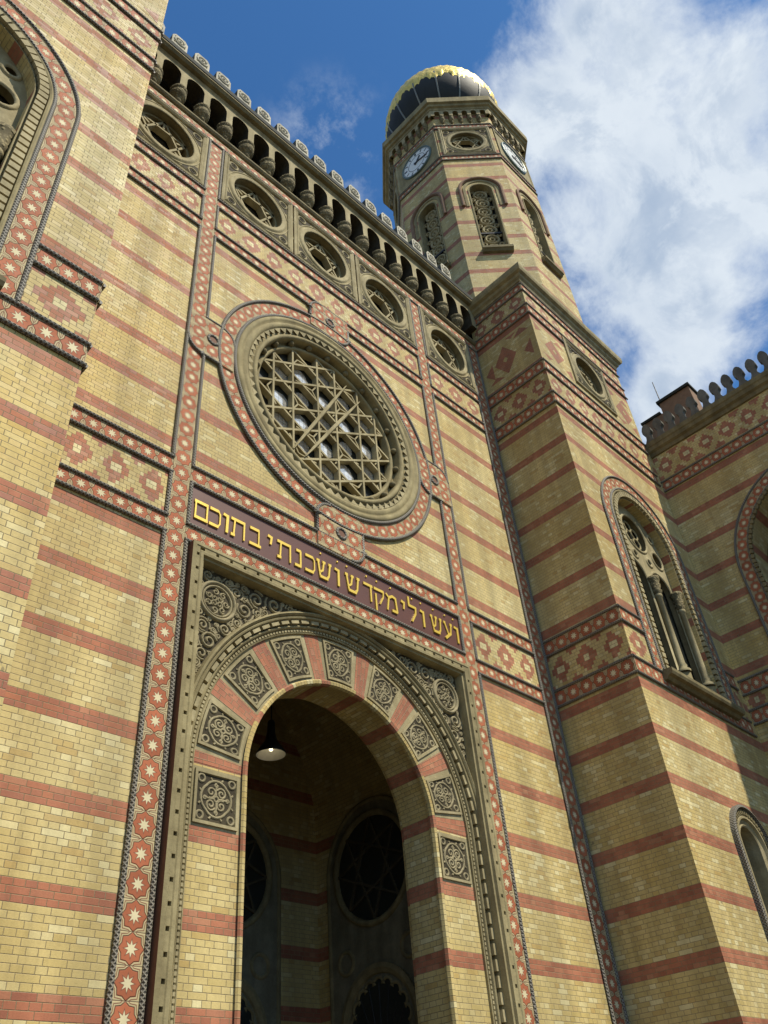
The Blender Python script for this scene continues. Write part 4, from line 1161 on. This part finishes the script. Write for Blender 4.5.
# ------------------------------------------------------------------ light, sky, camera
AZ, EL = math.radians(13.), math.radians(55.)
sdir = Vector((math.sin(AZ)*math.cos(EL), -math.cos(AZ)*math.cos(EL), math.sin(EL)))
sun = bpy.data.lights.new('sun', 'SUN'); sun.energy = 5.0; sun.angle = math.radians(.53); sun.color = (1., .92, .76)
so = bpy.data.objects.new('sun', sun); COL.objects.link(so); so.rotation_euler = sdir.to_track_quat('Z', 'Y').to_euler()
wd = bpy.data.worlds.new('World'); sc.world = wd; wd.use_nodes = True
nt = wd.node_tree; nt.nodes.clear()
def N(t): return nt.nodes.new(t)
def put(s, v):
    if hasattr(v, 'node'): nt.links.new(v, s)
    elif isinstance(v, tuple) and len(v) == 3 and s.type == 'RGBA': s.default_value = v+(1,)
    else: s.default_value = v
def mth(op, a, b=None, c=None):
    n = N('ShaderNodeMath'); n.operation = op; put(n.inputs[0], a)
    if b is not None: put(n.inputs[1], b)
    if c is not None: put(n.inputs[2], c)
    return n.outputs[0]
def mapr(x, a, b, smooth=True):
    n = N('ShaderNodeMapRange'); n.interpolation_type = 'SMOOTHSTEP' if smooth else 'LINEAR'; put(n.inputs[0], x); n.inputs[1].default_value = a; n.inputs[2].default_value = b; return n.outputs[0]
def vm(op, a, b):
    n = N('ShaderNodeVectorMath'); n.operation = op; put(n.inputs[0], a); put(n.inputs[1], b); return n
sky = N('ShaderNodeTexSky'); sky.sky_type = 'NISHITA'; sky.sun_disc = False; sky.sun_elevation = EL
sky.sun_rotation = math.atan2(sdir.x, sdir.y); sky.air_density = 1.0; sky.dust_density = .6; sky.ozone_density = 2.2
tint = N('ShaderNodeMix'); tint.data_type = 'RGBA'; tint.blend_type = 'MULTIPLY'; tint.inputs[0].default_value = 1.; put(tint.inputs[6], sky.outputs[0]); tint.inputs[7].default_value = (.47, .92, 1.27, 1)
bg = N('ShaderNodeBackground'); put(bg.inputs[0], tint.outputs[2]); bg.inputs[1].default_value = .11
geo = N('ShaderNodeTexCoord'); dv = geo.outputs['Generated']
# cumulus drawn on the sky by direction
def noise(vec, scale, detail, rough, dist=0.):
    n = N('ShaderNodeTexNoise'); put(n.inputs['Vector'], vec); n.inputs['Scale'].default_value = scale; n.inputs['Detail'].default_value = detail
    n.inputs['Roughness'].default_value = rough; n.inputs['Distortion'].default_value = dist; return n.outputs[0]
BLOBS = [((.487, .025, .873), .105), ((.584, .094, .806), .150), ((.455, .115, .880), .085), ((.625, .125, .770), .120), ((.675, .125, .729), .085), ((.605, .153, .782), .06),
         ((.560, -.02, .828), .095), ((.60, .03, .80), .13), ((.43, .045, .90), .06), ((.71, .20, .675), .06), ((.50, .10, .86), .09), ((.655, .00, .755), .05), ((.40, -.55, .735), .30), ((.60, -.52, .62), .22), ((.25, -.62, .74), .2)]  # last three: unseen clouds added to brighten the rose panes and fill
acc = None
for d, r in BLOBS:
    dd = Vector(d).normalized()
    k = vm('DISTANCE', dv, tuple(dd)).outputs['Value']
    f = mth('SUBTRACT', 1., mth('DIVIDE', k, r))
    acc = f if acc is None else mth('SMOOTH_MAX', acc, f, .35)
# broken cloud added out of frame for a live sky and whiter fill light
gen = mth('MULTIPLY', mth('SUBTRACT', noise(dv, 2.6, 3, .5), .46), 3.0)
far = mapr(vm('DISTANCE', dv, (.5, .12, .86)).outputs['Value'], .42, .62)
acc = mth('MAXIMUM', acc, mth('SUBTRACT', mth('MULTIPLY', gen, far), mth('MULTIPLY', mth('SUBTRACT', 1., far), 2.)))
n1 = noise(dv, 9., 9, .62, .3); n2 = noise(dv, 30., 6, .6)
dens = mth('ADD', acc, mth('ADD', mth('MULTIPLY', mth('SUBTRACT', n1, .5), 1.7), mth('MULTIPLY', mth('SUBTRACT', n2, .5), .45)))
alpha = mth('POWER', mapr(dens, -.10, .68), .9)
wisp = mth('MULTIPLY', mapr(vm('DISTANCE', dv, tuple(Vector((.323, .316, .892)).normalized())).outputs['Value'], .10, .0), mapr(noise(dv, 16., 7, .65), .46, .72))
alpha = mth('MINIMUM', mth('ADD', alpha, mth('MULTIPLY', wisp, .55)), .97)
n1s = noise(vm('ADD', dv, tuple(sdir*.022)).outputs[0], 9., 9, .62, .3)
lit = mapr(mth('SUBTRACT', n1s, n1), -.07, .09)
sh = mth('ADD', mth('MULTIPLY', mapr(noise(dv, 5.5, 6, .6), .34, .66), .55), mth('MULTIPLY', lit, .55)); thick = mapr(dens, .15, 1.0)
mx = N('ShaderNodeMix'); mx.data_type = 'RGBA'; put(mx.inputs[0], mth('MULTIPLY', mth('MULTIPLY', sh, thick), .9)); put(mx.inputs[6], (.72, .79, .86)); put(mx.inputs[7], (.36, .46, .61))
cb = N('ShaderNodeBackground'); put(cb.inputs[0], mx.outputs[2]); cb.inputs[1].default_value = 1.
ms = N('ShaderNodeMixShader'); put(ms.inputs[0], alpha); nt.links.new(bg.outputs[0], ms.inputs[1]); nt.links.new(cb.outputs[0], ms.inputs[2])
ow = N('ShaderNodeOutputWorld'); nt.links.new(ms.outputs[0], ow.inputs[0])

cam = bpy.data.cameras.new('camera'); cam.sensor_fit = 'AUTO'; cam.sensor_width = 36.; cam.lens = 829.785*36/1024
cam.clip_start = .1; cam.clip_end = 5000
co_ = bpy.data.objects.new('camera', cam); COL.objects.link(co_)
R = ((0.70957937, -0.70053919, -0.07577576), (0.40542386, 0.49386272, -0.7692406), (0.57630601, 0.51511596, 0.6344501))
M = Matrix(((R[0][0], -R[1][0], -R[2][0]), (R[0][1], -R[1][1], -R[2][1]), (R[0][2], -R[1][2], -R[2][2])))
co_.matrix_world = Matrix.Translation((-8.923, -9.2, 1.6)) @ M.to_4x4()
sc.camera = co_
sc.view_settings.view_transform = 'Standard'; sc.view_settings.look = 'None'; sc.view_settings.exposure = .1; sc.view_settings.gamma = 1.
sc.view_settings.use_curve_mapping = False
sc.render.engine = 'CYCLES'; sc.cycles.max_bounces = 6; sc.cycles.diffuse_bounces = 4; sc.cycles.use_denoising = True
